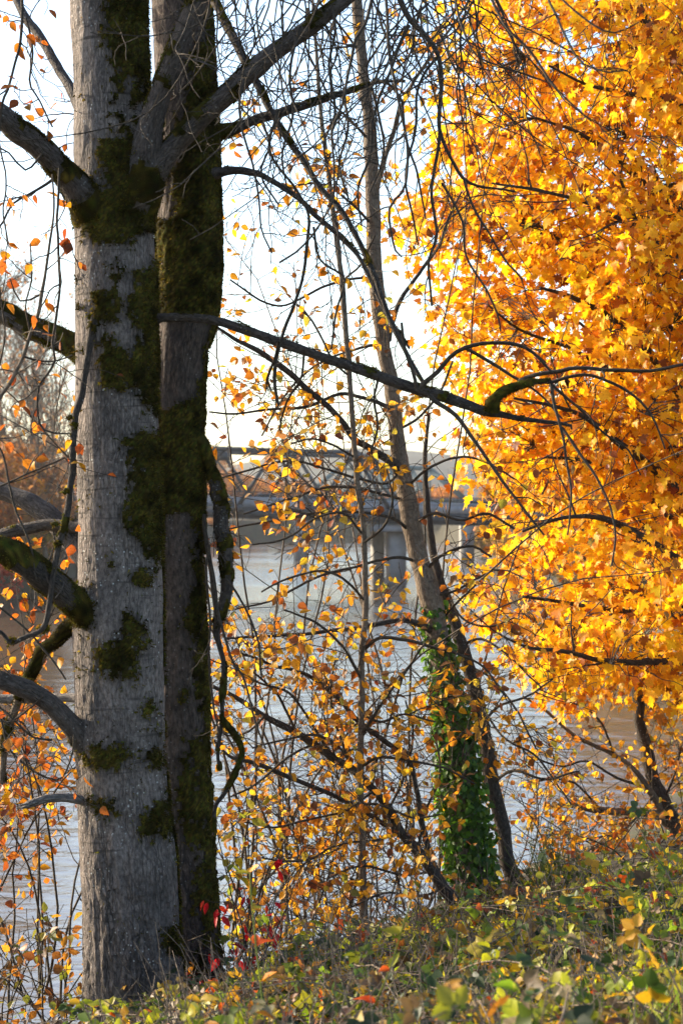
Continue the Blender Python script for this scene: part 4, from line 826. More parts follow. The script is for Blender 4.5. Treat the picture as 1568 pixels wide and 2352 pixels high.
stem_tree("straight_sapling", "thin straight grey-brown stem standing upright left of the ivy-clad tree", (837, 2175, 12.3),
 [("trunk", 'tan_bark', [(838, 2200, 24), (836, 2152, 21), (834, 2062, 19), (831, 1962, 18), (829, 1887, 17), (827, 1815, 17), (828, 1735, 16), (830, 1639, 16), (831, 1511, 15), (838, 1415, 15), (838, 1319, 14), (835, 1223, 14), (820, 1101, 13), (812, 1000, 12), (805, 900, 12), (795, 780, 13), (785, 650, 13), (772, 540, 13), (760, 450, 12), (748, 350, 11), (735, 240, 10), (728, 140, 9), (720, 40, 7), (712, -90, 5)], 12.3, 12.3, 12)],
 [([(836, 1490, 9), (870, 1466, 8), (931, 1470, 8), (990, 1485, 7), (1050, 1500, 6), (1110, 1535, 5), (1160, 1600, 4)], 12.3, 12), ([(829, 1690, 9), (860, 1640, 8), (900, 1585, 7), (940, 1530, 6), (975, 1480, 4)], 12.3, 12), ([(828, 1760, 8), (870, 1740, 7), (940, 1750, 6), (1020, 1765, 5), (1090, 1800, 4)], 12.3, 12), ([(829, 1560, 6), (790, 1490, 6), (740, 1440, 6), (700, 1420, 5), (650, 1400, 4)], 12.3, 12), ([(827, 1800, 7), (780, 1720, 6), (720, 1690, 6), (650, 1700, 5), (580, 1720, 4)], 12.3, 12),
  ([(836, 1380, 6), (800, 1340, 6), (740, 1310, 5), (660, 1330, 5), (600, 1360, 4)], 12.3, 12), ([(833, 1230, 6), (790, 1180, 6), (730, 1190, 5), (650, 1240, 5), (580, 1250, 4)], 12.3, 12), ([(833, 1250, 6), (880, 1210, 6), (900, 1150, 5), (890, 1080, 4)], 12.3, 12), ([(830, 1640, 6), (880, 1660, 6), (930, 1640, 5), (1000, 1660, 4)], 12.3, 12), ([(826, 1850, 6), (880, 1850, 6), (950, 1880, 5), (1010, 1870, 4)], 12.3, 12), ([(800, 860, 5), (760, 820, 5), (720, 740, 5), (680, 700, 4)], 12.3, 12), ([(785, 650, 5), (830, 600, 5), (860, 540, 4)], 12.3, 12), ([(815, 1050, 5), (760, 1020, 5), (700, 1010, 4), (620, 1040, 4)], 12.3, 12)],
 GOLD, LEAFY, (.05, .09), density=.72)
stem_tree("leaning_thicket_tree", "dark stem slanting from the ivy's foot up to the left, full of gold leaves", (1056, 2110, 12.6),
 [("trunk", 'black_bark', [(1060, 2130, 36), (1040, 2070, 31), (1019, 2042, 29), (994, 2002, 27), (959, 1957, 25), (919, 1912, 22), (894, 1862, 21), (859, 1817, 20), (803, 1764, 18), (764, 1742, 18), (719, 1709, 17), (681, 1684, 16), (643, 1665, 15), (607, 1645, 13), (569, 1620, 12), (531, 1597, 10), (489, 1578, 8)], 12.7, 12.2, 12),
  ("branch", 'black_bark', [(1000, 2010, 16), (970, 1900, 13), (940, 1745, 12), (889, 1709, 12), (841, 1674, 11), (809, 1645, 11), (777, 1604, 10), (742, 1575, 10), (710, 1553, 9), (668, 1537, 8), (627, 1530, 7), (585, 1511, 6), (537, 1498, 5)], 12.7, 12.3, 8),
  ("branch", 'black_bark', [(930, 1925, 14), (860, 1880, 11), (800, 1845, 11), (745, 1818, 10), (697, 1799, 11), (649, 1780, 11), (611, 1764, 10), (575, 1751, 9), (530, 1740, 7), (490, 1700, 5)], 12.6, 12.1, 8)],
 [([(764, 1742, 8), (700, 1640, 6), (660, 1590, 6), (600, 1570, 5), (540, 1550, 4)], 12.4, 12), ([(803, 1764, 8), (770, 1660, 6), (760, 1580, 5), (770, 1510, 4)], 12.5, 12.3), ([(681, 1684, 7), (640, 1600, 6), (590, 1550, 5), (520, 1520, 4)], 12.3, 11.9), ([(719, 1709, 6), (660, 1740, 6), (590, 1800, 5), (530, 1830, 4)], 12.3, 11.9), ([(859, 1817, 7), (800, 1860, 6), (720, 1880, 5), (640, 1900, 5), (560, 1890, 4)], 12.4, 11.9),
  ([(919, 1912, 7), (860, 1930, 6), (780, 1940, 5), (690, 1980, 5), (600, 1970, 4)], 12.5, 12), ([(959, 1957, 7), (980, 1860, 6), (1010, 1780, 5), (1000, 1700, 4)], 12.6, 12.5), ([(894, 1862, 6), (930, 1780, 6), (950, 1690, 5), (930, 1610, 4)], 12.5, 12.3), ([(607, 1645, 6), (570, 1680, 5), (520, 1690, 4), (490, 1660, 4)], 12.2, 12), ([(994, 2002, 6), (920, 2010, 6), (830, 1990, 5), (750, 2020, 4)], 12.6, 12.1), ([(1019, 2042, 6), (960, 2060, 5), (880, 2050, 5), (800, 2090, 4)], 12.6, 12)],
 GOLD, [dict(LEAFY[0], n=7), dict(LEAFY[1], n=7.5), dict(LEAFY[2], n=7)], (.045, .088), density=.72)
stem_tree("sapling", "thin pale sapling stem with a few rust red leaves, left of the pale trunk", (-170, 2450, 9.7),
 [("trunk", 'tan_bark', [(-170, 2450, 16), (-175, 1900, 14), (-140, 1350, 12), (-70, 1010, 11), (0, 912, 10), (27, 872, 9), (53, 819, 9), (69, 766, 8), (88, 720, 8), (96, 675, 8), (104, 627, 7), (114, 560, 6), (124, 480, 5), (120, 400, 4)], 9.7, 9.5, 8)],
 [([(53, 819, 5), (110, 830, 4), (165, 815, 3)], 9.6, 9.6), ([(-60, 1000, 6), (0, 1030, 5), (30, 1150, 5), (70, 1260, 5), (85, 1330, 4)], 9.7, 9.5), ([(69, 766, 5), (60, 700, 4), (75, 640, 4), (70, 560, 3)], 9.6, 9.5), ([(-140, 1400, 7), (-40, 1380, 6), (30, 1420, 5), (110, 1500, 5), (150, 1560, 4)], 9.7, 9.6), ([(-100, 1100, 6), (-20, 1120, 5), (60, 1090, 4), (150, 1050, 4)], 9.7, 9.6), ([(96, 675, 5), (50, 690, 4), (25, 640, 3)], 9.6, 9.5), ([(-170, 1700, 7), (-60, 1640, 6), (20, 1660, 5), (100, 1600, 4)], 9.7, 9.6), ([(-70, 1010, 6), (-20, 900, 5), (10, 780, 4), (0, 660, 4)], 9.7, 9.5)],
 RUST, [dict(LEAFY[0], n=3.2, len=(.12, .45), leaf=.10), dict(LEAFY[1], n=5, leaf=.14)], (.05, .085), cat="sapling")
# background thicket, a bit farther down the bank, that fills the middle with fine twigs
def thicket(name, label, x0, x1, ytop, ybase, d0, d1, n, pal, lev, size, spread=.35, cat="shrub", up=.9, group=None, mat='twig', h=(1.0, 1.0), shape=OV, lmat='leaf', rad=.008, droop=.5):
    xm, dm = (x0 + x1) / 2, (d0 + d1) / 2; root = thing(name, P(xm, ybase, dm), label, cat, group); par, tw, lf = [], [], []
    for k in range(n):
        x, d = rng.uniform(x0, x1), rng.uniform(d0, d1); b = P(x, ybase + rng.uniform(-20, 20), d); H = (ybase - ytop) * K * d * rng.uniform(.6, 1) * rng.uniform(*h)
        c = wander(b, (rng.normal() * spread, rng.normal() * spread * .6, up), H * 1.1, 16, .07, (0, 0, .01), .12); par.append((c, np.linspace(rad, .003, 16)))
    grow(par, lev, tw, lf); tm = MB(); twigs_mesh(tm, tw + par, (1, .4, 1), k=4); tm.build("stems", M[mat], root)
    foliage(root, lf, pal, size, shape=shape, mat=lmat, droop=droop); return root
LT = [dict(n=6, len=(.25, .8), ang=(30, 85), wob=.12, trop=(0, 0, -.01), rmax=.0045, rmin=.0024, seg=8, start=.12, curl=.2, leaf=.13), dict(n=7, len=(.08, .3), ang=(30, 85), wob=.13, rmax=.003, rmin=.002, seg=5, leaf=.24, curl=.2)]
thicket("thicket_shrub", "gold leaved shrub behind the lower part of the mossy trunk", 510, 700, 1460, 2180, 12.6, 13.6, 9, GOLD, LT, (.045, .08))
thicket("thicket_shrub", "tangled gold leaved shrub between the straight sapling and the ivy", 850, 1000, 1520, 2170, 13.2, 14.2, 8, GOLD, LT, (.045, .08))
thicket("thicket_shrub", "gold leaved shrub left of the straight sapling", 690, 820, 1400, 2190, 13.2, 14.2, 8, GOLD, LT, (.045, .08))
thicket("tall_sapling", "tall wispy sapling with rusty leaves behind the mossy trunk's branches", 640, 780, 150, 2180, 13.4, 14.4, 6, RUST, [dict(LT[0], n=3.6, leaf=.1), dict(LT[1], n=6, leaf=.13)], (.05, .09), spread=.10, cat="tree", rad=.014)
thicket("tall_sapling", "tall wispy sapling with gold leaves right of the leaning tan trunk's top", 880, 1010, -80, 2100, 13.8, 14.8, 5, GOLD, [dict(LT[0], n=3.6, leaf=.1, start=.4), dict(LT[1], n=6, leaf=.16)], (.05, .09), spread=.07, cat="tree", rad=.012)
thicket("tall_sapling", "tall wispy sapling with orange leaves close right of the mossy trunk", 530, 640, -60, 2180, 12.8, 13.8, 5, GOLD + RUST, [dict(LT[0], n=3.8, leaf=.1, start=.35), dict(LT[1], n=6, leaf=.15)], (.05, .09), spread=.06, cat="tree", rad=.012)

# ------------------------------------------------------------------ the big yellow maple on the right
YEL = [(.84, .49, .015, 7), (.80, .41, .012, 6), (.70, .30, .010, 4), (.45, .14, .010, 2), (.82, .54, .03, 3), (.22, .07, .012, 1.5)]
MAPLE = [(1560, -140), (1090, -140), (1075, 0), (1085, 70), (1045, 130), (1040, 230), (1050, 300), (1000, 400), (985, 470), (900, 500), (930, 545), (1010, 590), (1040, 650), (1010, 700), (1060, 780), (1085, 850), (1060, 900), (1085, 980), (1085, 1040), (1120, 1100), (1160, 1150), (1140, 1230), (1130, 1290), (1085, 1340), (1110, 1400),
         (1060, 1440), (1130, 1450), (1190, 1480), (1220, 1540), (1250, 1590), (1330, 1610), (1400, 1590), (1470, 1570), (1568, 1600), (1800, 1640), (2050, 1300), (2100, 600), (1950, -140)]
def maple_tree():
    D0 = 15.2; root = thing("maple_tree", P(1730, 1960, 16.2), "big maple covered in bright yellow orange leaves, filling the right side", "tree")
    tp, trr = limb(root, [(1735, 1990, 100), (1730, 1800, 88), (1722, 1500, 80), (1715, 1200, 72), (1720, 900, 60), (1725, 600, 48), (1720, 300, 36), (1712, 0, 24), (1715, -160, 14)], 16.2, 15.8, M['black_bark'], "trunk", k=18, step=.06)
    B = M['black_bark']; par = []
    tl = [([(1718, 1330, 40), (1640, 1230, 30), (1568, 1144, 22), (1530, 1100, 18), (1484, 1064, 15), (1384, 989, 12), (1334, 954, 9), (1260, 930, 6), (1180, 915, 4)], 16.1, 14.6), ([(1716, 1220, 36), (1640, 1120, 28), (1568, 1059, 24), (1519, 999, 18), (1480, 950, 13), (1440, 880, 10), (1390, 800, 7), (1330, 740, 5)], 16.1, 14.9),
          ([(1718, 1080, 34), (1640, 960, 26), (1551, 893, 21), (1520, 850, 18), (1503, 823, 16), (1450, 770, 12), (1383, 718, 11), (1345, 698, 10), (1306, 679, 8), (1240, 660, 5)], 16, 15), ([(1720, 960, 34), (1640, 840, 26), (1540, 760, 20), (1474, 718, 18), (1450, 698, 16), (1414, 667, 14), (1390, 643, 12), (1361, 617, 9), (1300, 560, 6), (1240, 520, 4)], 16, 14.8),
          ([(1722, 860, 32), (1620, 760, 24), (1527, 698, 20), (1510, 670, 18), (1496, 638, 15), (1480, 560, 11), (1450, 480, 8), (1420, 400, 5)], 16, 15.3), ([(1724, 700, 28), (1640, 560, 20), (1568, 490, 16), (1480, 420, 12), (1400, 350, 9), (1320, 300, 7), (1230, 270, 5)], 15.9, 14.7), ([(1722, 520, 24), (1640, 370, 18), (1568, 240, 14), (1484, 222, 11), (1409, 208, 8), (1340, 190, 6), (1260, 150, 4)], 15.8, 14.6),
          ([(1720, 360, 22), (1640, 200, 15), (1540, 90, 11), (1440, 30, 8), (1340, 0, 6), (1240, -40, 4)], 15.8, 14.8), ([(1716, 1420, 38), (1640, 1340, 26), (1560, 1290, 18), (1470, 1230, 13), (1380, 1190, 10), (1290, 1190, 7), (1200, 1220, 5)], 16.1, 14.4), ([(1716, 1500, 34), (1640, 1450, 22), (1568, 1420, 15), (1480, 1410, 12), (1400, 1400, 9), (1300, 1385, 7), (1200, 1370, 5)], 16.1, 14.5),
          ([(1718, 1560, 30), (1640, 1540, 20), (1560, 1520, 14), (1460, 1522, 12), (1370, 1515, 10), (1290, 1495, 8), (1220, 1490, 6), (1150, 1460, 4)], 16.1, 14.3), ([(1720, 1150, 26), (1620, 1010, 18), (1500, 920, 13), (1400, 850, 9), (1310, 800, 7), (1200, 760, 5), (1120, 700, 4)], 16, 14.4), ([(1722, 800, 24), (1600, 640, 16), (1480, 540, 11), (1360, 470, 8), (1250, 440, 6), (1130, 420, 4)], 15.9, 14.3),
          ([(1718, 1380, 28), (1640, 1260, 18), (1540, 1190, 12), (1440, 1100, 9), (1350, 1060, 7), (1250, 1050, 5)], 16.1, 15.3), ([(1720, 1020, 24), (1660, 850, 18), (1600, 700, 14), (1560, 600, 10), (1530, 500, 7), (1500, 380, 5)], 16, 16.2), ([(1722, 600, 22), (1660, 430, 16), (1600, 300, 12), (1560, 180, 9), (1500, 60, 6)], 15.9, 16.4), ([(1720, 1100, 22), (1800, 950, 18), (1900, 860, 12), (2000, 800, 7)], 16.1, 15.8), ([(1722, 700, 22), (1800, 560, 16), (1900, 440, 10), (1980, 380, 6)], 16, 15.8), ([(1716, 1450, 24), (1800, 1340, 16), (1900, 1280, 10), (1990, 1260, 6)], 16.1, 15.6)]
    for i_, (q, a, b) in enumerate(tl): par.append(limb(root, [(x, y, w_ * 1.25) for x, y, w_ in q], a, b - (1.1 if i_ % 2 == 0 else .2), B, "branch", k=8, step=.07, bump=.003))
    tw, lf = [], []
    grow(par, [dict(n=2.0, len=(.3, 1.0), ang=(25, 60), wob=.08, trop=(0, 0, .02), rmax=.010, rmin=.004, seg=7, start=.2), dict(n=2.5, len=(.15, .5), ang=(25, 65), wob=.1, rmax=.005, rmin=.003, seg=5)], tw, lf)
    segs = np.concatenate([q for q, _ in par] + [q for q, _ in tw]); cl = []
    t = 0
    while len(cl) < 2400 and t < 40000:
        t += 1; x, y = rng.uniform(890, 2080), rng.uniform(-140, 1640)
        if x > 1640 and rng.random() < .5: continue
        wx_ = x + 22 * rng.normal(); wy_ = y + 18 * rng.normal()
        if not in_poly(np.array([wx_]), np.array([wy_]), MAPLE)[0]: continue
        # the crown bulges towards the viewer and away: depth spread shrinks towards its left edge
        e = np.clip((x - 930) / 520, .12, 1) ** .6; f_ = rng.uniform(-1, 1); d = D0 + (1.8 if f_ < 0 else 2.8) * f_ * e
        c = P(x, y, d)
        # gaps follow the branching: clusters far from any limb are rarer, and lumps of noise leave holes
        if fbm(c[None] * np.array((1.1, 1.1, 2.0)), 91)[0] < (-.02 if f_ < -.15 else -.34) and rng.random() < .88: continue
        cl.append(c)
    cl = np.array(cl); T = []
    Pp, Dd, Nn, Ct, Sz = [], [], [], [], []
    for c in cl:
        j = np.argmin(np.sum((segs - c) ** 2, 1)); s = segs[j]; v = c - s; L = np.linalg.norm(v)
        if L > .08:
            n = 6; q = s + v * np.linspace(0, 1, n)[:, None]; q[1:-1] += rng.normal(size=(n - 2, 3)) * L * .05; q[1:-1, 2] += np.sin(np.linspace(0, np.pi, n)[1:-1]) * L * .1
            T.append((q, np.linspace(.005, .0022, n)))
        m = rng.integers(9, 17); out = unit(v + np.array((-.3, -.25, -.1))); hue = rng.normal()
        for _ in range(m):
            o = rng.normal(size=3) * np.array((.15, .15, .085)); Pp.append(c + o); Dd.append(unit(o * 2.5 + out * .5 + np.array((0, 0, -.75)) + rng.normal(size=3) * .4))
            Nn.append(np.array((-.3, -.3, .5)) + rng.normal(size=3) * .8); Ct.append(hue)
    N = len(Pp); Ct = np.array(Ct)[:, None]; t = pick(YEL, N, .15) * np.clip(1 + .10 * Ct * np.array((.6, 1.3, 0)), .55, 1.3)
    mb = MB(); leaves_mesh(mb, MP, np.array(Pp), np.array(Dd), np.array(Nn), rng.uniform(.05, .125, N), t, .42); mb.build("foliage", M['maple_leaf'], root)
    tm = MB(); twigs_mesh(tm, tw + T, (.8, .3, .8), k=4); tm.build("twigs", B, root)
maple_tree()
# small dark stems under the maple
stem_tree("dark_twin_tree", "dark forked small trunk standing under the yellow maple at the right edge", (1552, 1925, 16.5),
 [("trunk", 'black_bark', [(1566, 1965, 50), (1549, 1902, 42), (1534, 1872, 38), (1514, 1827, 36), (1499, 1792, 34), (1489, 1749, 31), (1479, 1704, 28), (1466, 1654, 25), (1469, 1614, 23), (1459, 1569, 20), (1455, 1500, 15), (1462, 1420, 10)], 16.5, 16.3, 14),
  ("branch", 'black_bark', [(1510, 1830, 20), (1490, 1770, 17), (1468, 1690, 14), (1459, 1629, 13), (1454, 1579, 11), (1440, 1500, 8)], 16.6, 16.7, 8), ("branch", 'tan_bark', [(1530, 1880, 24), (1484, 1807, 16), (1449, 1762, 12), (1409, 1734, 10), (1334, 1699, 9), (1304, 1679, 8), (1254, 1634, 7), (1200, 1600, 4)], 16.5, 15.6, 8),
  ("branch", 'tan_bark', [(1540, 1890, 26), (1500, 1870, 22), (1450, 1866, 20), (1380, 1862, 17), (1310, 1850, 13), (1250, 1858, 8)], 16.5, 16.0, 9)],
 [([(1484, 1807, 7), (1420, 1790, 6), (1350, 1750, 5), (1290, 1760, 5), (1220, 1740, 4)], 16.2, 15.4), ([(1500, 1830, 7), (1440, 1900, 6), (1390, 1920, 5), (1320, 1930, 4)], 16.2, 15.6), ([(1409, 1734, 6), (1380, 1660, 5), (1330, 1610, 4)], 16.0, 15.6), ([(1380, 1862, 6), (1320, 1800, 5), (1260, 1790, 5), (1200, 1810, 4)], 16, 15.3), ([(1520, 1850, 6), (1550, 1780, 5), (1568, 1700, 4), (1600, 1650, 4)], 16.4, 16.2)],
 GOLD, [dict(LEAFY[0], n=6.5, len=(.25, .8)), dict(LEAFY[1], n=7), dict(LEAFY[2], n=6)], (.045, .085))

# ------------------------------------------------------------------ shrubs along the bank
YG = [(.42, .33, .03, 4), (.30, .30, .04, 3), (.20, .24, .035, 3), (.55, .28, .03, 3), (.35, .10, .02, 1)]
BRN = [(.26, .11, .03, 4), (.40, .16, .025, 3), (.16, .07, .025, 3), (.34, .28, .04, 2), (.16, .18, .04, 2), (.50, .25, .03, 2)]
LB = [dict(n=5, len=(.25, .7), ang=(30, 80), wob=.12, trop=(0, 0, -.01), rmax=.005, rmin=.0024, seg=8, start=.1, curl=.2, leaf=.22), dict(n=7, len=(.07, .25), ang=(30, 80), wob=.13, rmax=.003, rmin=.002, seg=5, leaf=.4, curl=.2)]
thicket("leafy_shrub", "shrub of brown, orange and olive leaves at the pale trunk's foot, bottom left", -40, 175, 1960, 2450, 10.4, 11.6, 13, BRN, LB, (.045, .085), spread=.4)
thicket("leafy_shrub", "rusty leaved shrub behind the mossy left branches of the pale trunk", -60, 150, 1260, 2300, 11.2, 12.4, 12, RUST + GOLD[:2], [dict(LB[0], start=.3, n=8), dict(LB[1], n=8)], (.05, .09), spread=.14, rad=.01)
thicket("leafy_shrub", "olive and yellow leaved shrub at the foot of the mossy trunk", 500, 660, 1860, 2400, 11.4, 12.4, 7, YG, LB, (.05, .085), spread=.3)
thicket("leafy_shrub", "brown and gold leaved shrub below the straight sapling", 650, 900, 1960, 2340, 11.4, 12.4, 12, BRN + YG[:2], LB, (.045, .08), spread=.45)
thicket("leafy_shrub", "low orange leaved shrub between the dark slender trunk and the maple's foot", 1150, 1500, 1700, 2030, 14.2, 15.6, 20, GOLD + RUST[:2], [dict(LB[0], n=6), LB[1]], (.045, .08), spread=.8, up=.7)
thicket("leafy_shrub", "yellow green shrub on the bank at the right edge", 1400, 1660, 1900, 2120, 12, 13.5, 9, YG, LB, (.05, .085), spread=.6, up=.7)
thicket("leafy_shrub", "brown and gold twiggy shrub in front of the ivy's foot", 900, 1180, 1930, 2260, 10.6, 12.2, 13, GOLD + BRN, LB, (.04, .075), spread=.55)
thicket("leafy_shrub", "gold and green twiggy shrub below the broom bush", 1180, 1420, 2000, 2220, 10.2, 11.4, 11, YG + GOLD[:3], LB, (.04, .07), spread=.6)
REDP = [(.62, .02, .03, 5), (.50, .015, .025, 3), (.70, .06, .03, 2)]
p_ = thicket("red_creeper", "creeper with bright red hanging leaves beside the mossy trunk's foot", 515, 600, 1960, 2330, 10.2, 10.6, 7, REDP, [dict(LB[0], n=4.0, leaf=.2, len=(.12, .35)), dict(LB[1], n=5, leaf=.3)], (.06, .105), spread=.12, shape=NARROW, droop=1.3)
# wispy green broom
def broom(x0, x1, yt, yb, d):
    root = thing("broom_bush", P((x0 + x1) / 2, yb, d), "bushy green broom with fine upright needles on the bank", "bush"); mb = MB(); tw, lf, par = [], [], []
    for k in range(46):
        b = P(rng.uniform(x0 + 40, x1 - 40), yb, d + rng.uniform(-.4, .4)); c = wander(b, (rng.normal() * .45, rng.normal() * .4, 1), (yb - yt) * K * d * rng.uniform(.6, 1.05), 10, .06, (0, 0, .05)); par.append((c, np.linspace(.004, .0018, 10)))
    grow(par, [dict(n=14, len=(.1, .3), ang=(12, 32), wob=.05, trop=(0, 0, .05), rmax=.0026, rmin=.0016, seg=5, start=.2)], tw, lf)
    twigs_mesh(mb, tw + par, (.11, .14, .035), k=4); mb.build("stems", M['grass'], root)
broom(1190, 1400, 1910, 2090, 12.2)

# ------------------------------------------------------------------ brambles, grass and low plants of the foreground
def brambles():
    """arching canes with leaflets in threes, spread over the bank top: one ground cover nobody could count"""
    tw, P_, D_, N_, C_, S_ = [], [], [], [], [], []
    GR = [(.035, .055, .022, 5), (.05, .075, .022, 4), (.028, .045, .022, 3), (.09, .10, .02, 2.5), (.24, .20, .03, 2.5), (.22, .07, .02, 1.6), (.40, .20, .02, 2.5), (.17, .11, .06, 3.5), (.08, .045, .025, 3)]
    LT_ = [(.32, .30, .03, 4), (.16, .19, .025, 4), (.34, .28, .03, 3), (.06, .09, .02, 3), (.46, .24, .02, 2.5), (.34, .06, .015, 1), (.30, .22, .12, 2)]
    n = 0
    while n < 2700:
        d = (3.7 + .8 * rng.random()) if n % 20 == 0 else 4.2 + 8.3 * rng.random() ** .95; px = rng.uniform(120, 1750)
        if px < np.interp(d, [4, 6.5, 8, 10, 11, 12.5], [150, 190, 270, 560, 950, 1180]): continue
        x, y = on_d(px, d); z = float(gz(x, y)); n += 1
        H = .5 * (1 + .45 * fbm(np.array([[x * 1.3, y * 1.3, 3.]]), 95)[0]) * np.interp(d, [3, 4, 6, 9, 10, 12.5], [.9, .72, .58, .42, .28, .2]) * np.interp(px, [150, 400, 900, 1330, 1450, 1700], [.7, .8, .95, 1.0, 1.0 + .9 * (d > 8), 1.0 + 1.2 * (d > 8)])
        L = rng.uniform(.5, 1.3); c = wander((x, y, z + rng.uniform(.0, .5) * H), (rng.normal(), rng.normal(), rng.uniform(.3, 1.1)), L, 12, .10, (0, 0, -.10), .1)
        c[:, 2] = np.minimum(c[:, 2], gz(c[:, 0], c[:, 1]) + H * (rng.uniform(.8, 1.25) if rng.random() < .8 else rng.uniform(1.3, 2.1))); tw.append((c, np.linspace(.0045, .002, 12)))
        pal = LT_ if rng.random() < np.interp(d, [4.5, 8, 10, 12], [.25, .36, .65, .85]) + .25 * fbm(np.array([[x, y, 0.]]), 97)[0] + (.2 if px > 1350 else 0) else GR
        for i in range(1, 12):
            if rng.random() < .12: continue
            t = unit(c[i] - c[i - 1]); o = unit(rng.normal(size=3) + np.array((0, 0, .6))); b = c[i] + o * rng.uniform(.02, .07); s = rng.uniform(.026, .058); col = pick(pal, 1, .25)[0]
            nn = unit(np.array((0, -.2, .8)) + rng.normal(size=3) * .6); ax = unit(np.cross(nn, rng.normal(size=3)))
            for k, a in enumerate((-1.15, 0, 1.15)):
                dd = ax * math.cos(a) + np.cross(nn, ax) * math.sin(a)
                P_.append(b + dd * .008); D_.append(dd); N_.append(nn + rng.normal(size=3) * .2); C_.append(col * rng.uniform(.85, 1.15)); S_.append(s * (1.15 if k == 1 else .95))
    mb = MB(); leaves_mesh(mb, BROAD, np.array(P_), np.array(D_), np.array(N_), np.array(S_), np.array(C_), .22)
    root = thing("bramble_thicket", (.6, 7, -.6), None, None); tag(root, kind="stuff"); tag(mb.build("leaves", M['green_leaf'], root), kind="stuff")
    for _ in range(3200):          # dead pale stalks standing and leaning among them
        d = rng.uniform(4.2, 12); px = rng.uniform(200, 1700)
        if px < np.interp(d, [4, 6.5, 8, 10, 11, 13], [190, 220, 300, 540, 820, 1100]): continue
        x, y = on_d(px, d); c = wander((x, y, float(gz(x, y))), (rng.normal() * .7, rng.normal() * .7, .9), rng.uniform(.3, .75), 8, .12, (0, 0, -.03)); tw.append((c, np.linspace(.0032, .0014, 8)))
    cm = MB(); twigs_mesh(cm, tw, (2.6, .5, 1), k=5); tag(cm.build("canes", M['twig'], root), kind="stuff")
brambles()
def grass():
    mb = MB(); P_, D_, N_, S_, C_ = [], [], [], [], []
    for k in range(4200):
        d = rng.uniform(3.6, 9.5); px = 1568 + rng.normal() * 190 if rng.random() < .55 else rng.uniform(560, 1650)
        if px > 1750 or (px < 1250 and rng.random() < .75): continue
        x, y = on_d(px, d); z = float(gz(x, y)); P_.append((x, y, z)); D_.append((rng.normal() * .35, rng.normal() * .35, 1)); N_.append((rng.normal(), rng.normal() - .4, .2))
        S_.append(rng.uniform(.18, .42) * (1.0 if px > 1350 else .85)); C_.append(pick([(.14, .24, .03, 4), (.22, .28, .04, 3), (.40, .34, .12, 2), (.10, .16, .03, 2)], 1)[0])
    ys = np.array([0, .3, .6, .85, 1.0]); wv = np.array([.012, .014, .011, .006, 0.0]); v = []
    for y, w_ in zip(ys, wv): v += [(-w_, y, 0), (w_, y, 0)]
    f = np.array([[2 * i, 2 * i + 1, 2 * i + 3, 2 * i + 2] for i in range(4)])
    leaves_mesh(mb, (np.array(v), f), np.array(P_), np.array(D_), np.array(N_), np.array(S_), np.array(C_), .45)
    tag(mb.build("grass", M['grass']), kind="stuff")
grass()
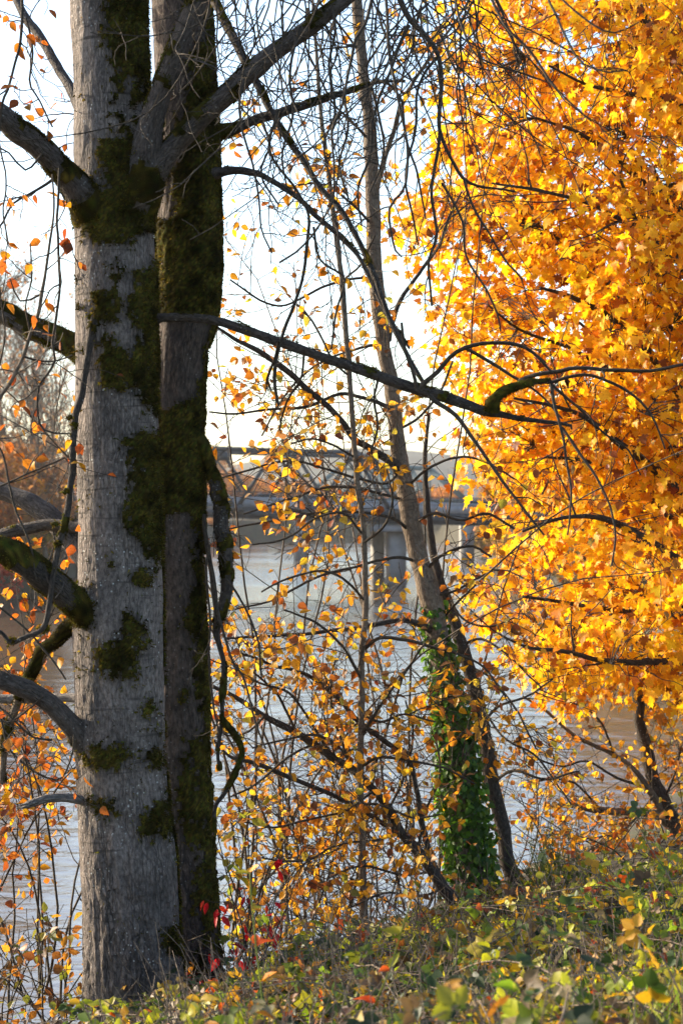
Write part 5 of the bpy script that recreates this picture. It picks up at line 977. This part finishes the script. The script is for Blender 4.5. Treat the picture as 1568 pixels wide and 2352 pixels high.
def broad_plant(px, d, n, label, pal, H, s):
    x, y = on_d(px, d); b = np.array((x, y, float(gz(x, y)))); root = thing("leafy_weed", b, label, "plant"); tw, P_, D_, N_ = [], [], [], []
    for k in range(n):
        c = wander(b + rng.normal(size=3) * np.array((.05, .05, 0)), (rng.normal() * .32, rng.normal() * .3, 1), H * rng.uniform(.55, 1.05), 8, .07, (0, 0, 0)); tw.append((c, np.linspace(.005, .0025, 8)))
        for i in range(2, 8):
            for q in (-1, 1):
                a = rng.uniform(0, 6.28); P_.append(c[i]); D_.append((math.cos(a) * .9, math.sin(a) * .9, rng.uniform(-.1, .9))); N_.append((rng.normal() * .4, rng.normal() * .4 - .3, 1))
    mb = MB(); leaves_mesh(mb, ovate(.26, .1), np.array(P_), np.array(D_), np.array(N_), rng.uniform(.6, 1.15, len(P_)) * s, pick(pal, len(P_)), .35); mb.build("foliage", M['grass'], root)
    tm = MB(); twigs_mesh(tm, tw, (.2, .24, .05), k=5); tm.build("stems", M['grass'], root)
broad_plant(1240, 5.0, 9, "bright yellow green broad leaved weed, blurred in the near foreground", [(.26, .36, .025, 4), (.42, .44, .03, 3), (.18, .28, .02, 2)], .60, .10)
broad_plant(1340, 5.2, 3, "smaller yellow green weed right of the bright broad leaved weed", [(.20, .30, .025, 4), (.30, .34, .03, 3)], .40, .08)
broad_plant(300, 6.2, 5, "yellow and green sprig in front of the pale trunk's foot", [(.30, .32, .03, 3), (.10, .16, .025, 3), (.50, .34, .03, 2)], .62, .07)
broad_plant(430, 6.4, 4, "golden leaved sprig in front of the mossy trunk's foot", [(.50, .34, .03, 3), (.55, .25, .03, 2), (.20, .22, .03, 2)], .62, .08)
broad_plant(700, 6.0, 3, "tall bramble shoot with red and orange leaves, blurred in the foreground", [(.60, .10, .02, 3), (.30, .28, .03, 2), (.10, .07, .06, 1), (.62, .24, .02, 2)], .95, .075)

# low bushes on the right bank's slope
bush = far_tree("olive_bush", "olive brown bush on the slope of the right bank under the orange trees", "bushes on the right bank's slope", 4, OLIVE + BROWN, 900, wd=.7, size=.3)
sp = []
for d in np.linspace(48, 330, 60):
    x = float(np.interp(d, [28, 45, 62, 100, 180, 258, 390], [7.5, 11.5, 13.5, 15.5, 19.5, 21.5, 28])) + rng.uniform(.4, 3.2); sp.append((x, d, rng.uniform(.5, 1.0)))
plant_copies([bush], sp)

# ------------------------------------------------------------------ autumn river haze
def haze():
    mb = MB(); mb.box((0, 640, 16), (2400, 1440, 50)); o = mb.build("haze", bpy.data.materials.new("river_haze"), None, False)
    m = o.data.materials[0]; m.use_nodes = True; nt = m.node_tree; nt.nodes.clear(); ou = nt.nodes.new("ShaderNodeOutputMaterial"); v = nt.nodes.new("ShaderNodeVolumePrincipled")
    v.inputs["Color"].default_value = (.97, .93, .88, 1); v.inputs["Density"].default_value = 0.00014; v.inputs["Anisotropy"].default_value = 0.3
    nt.links.new(v.outputs[0], ou.inputs["Volume"]); tag(o, kind="stuff")
haze()
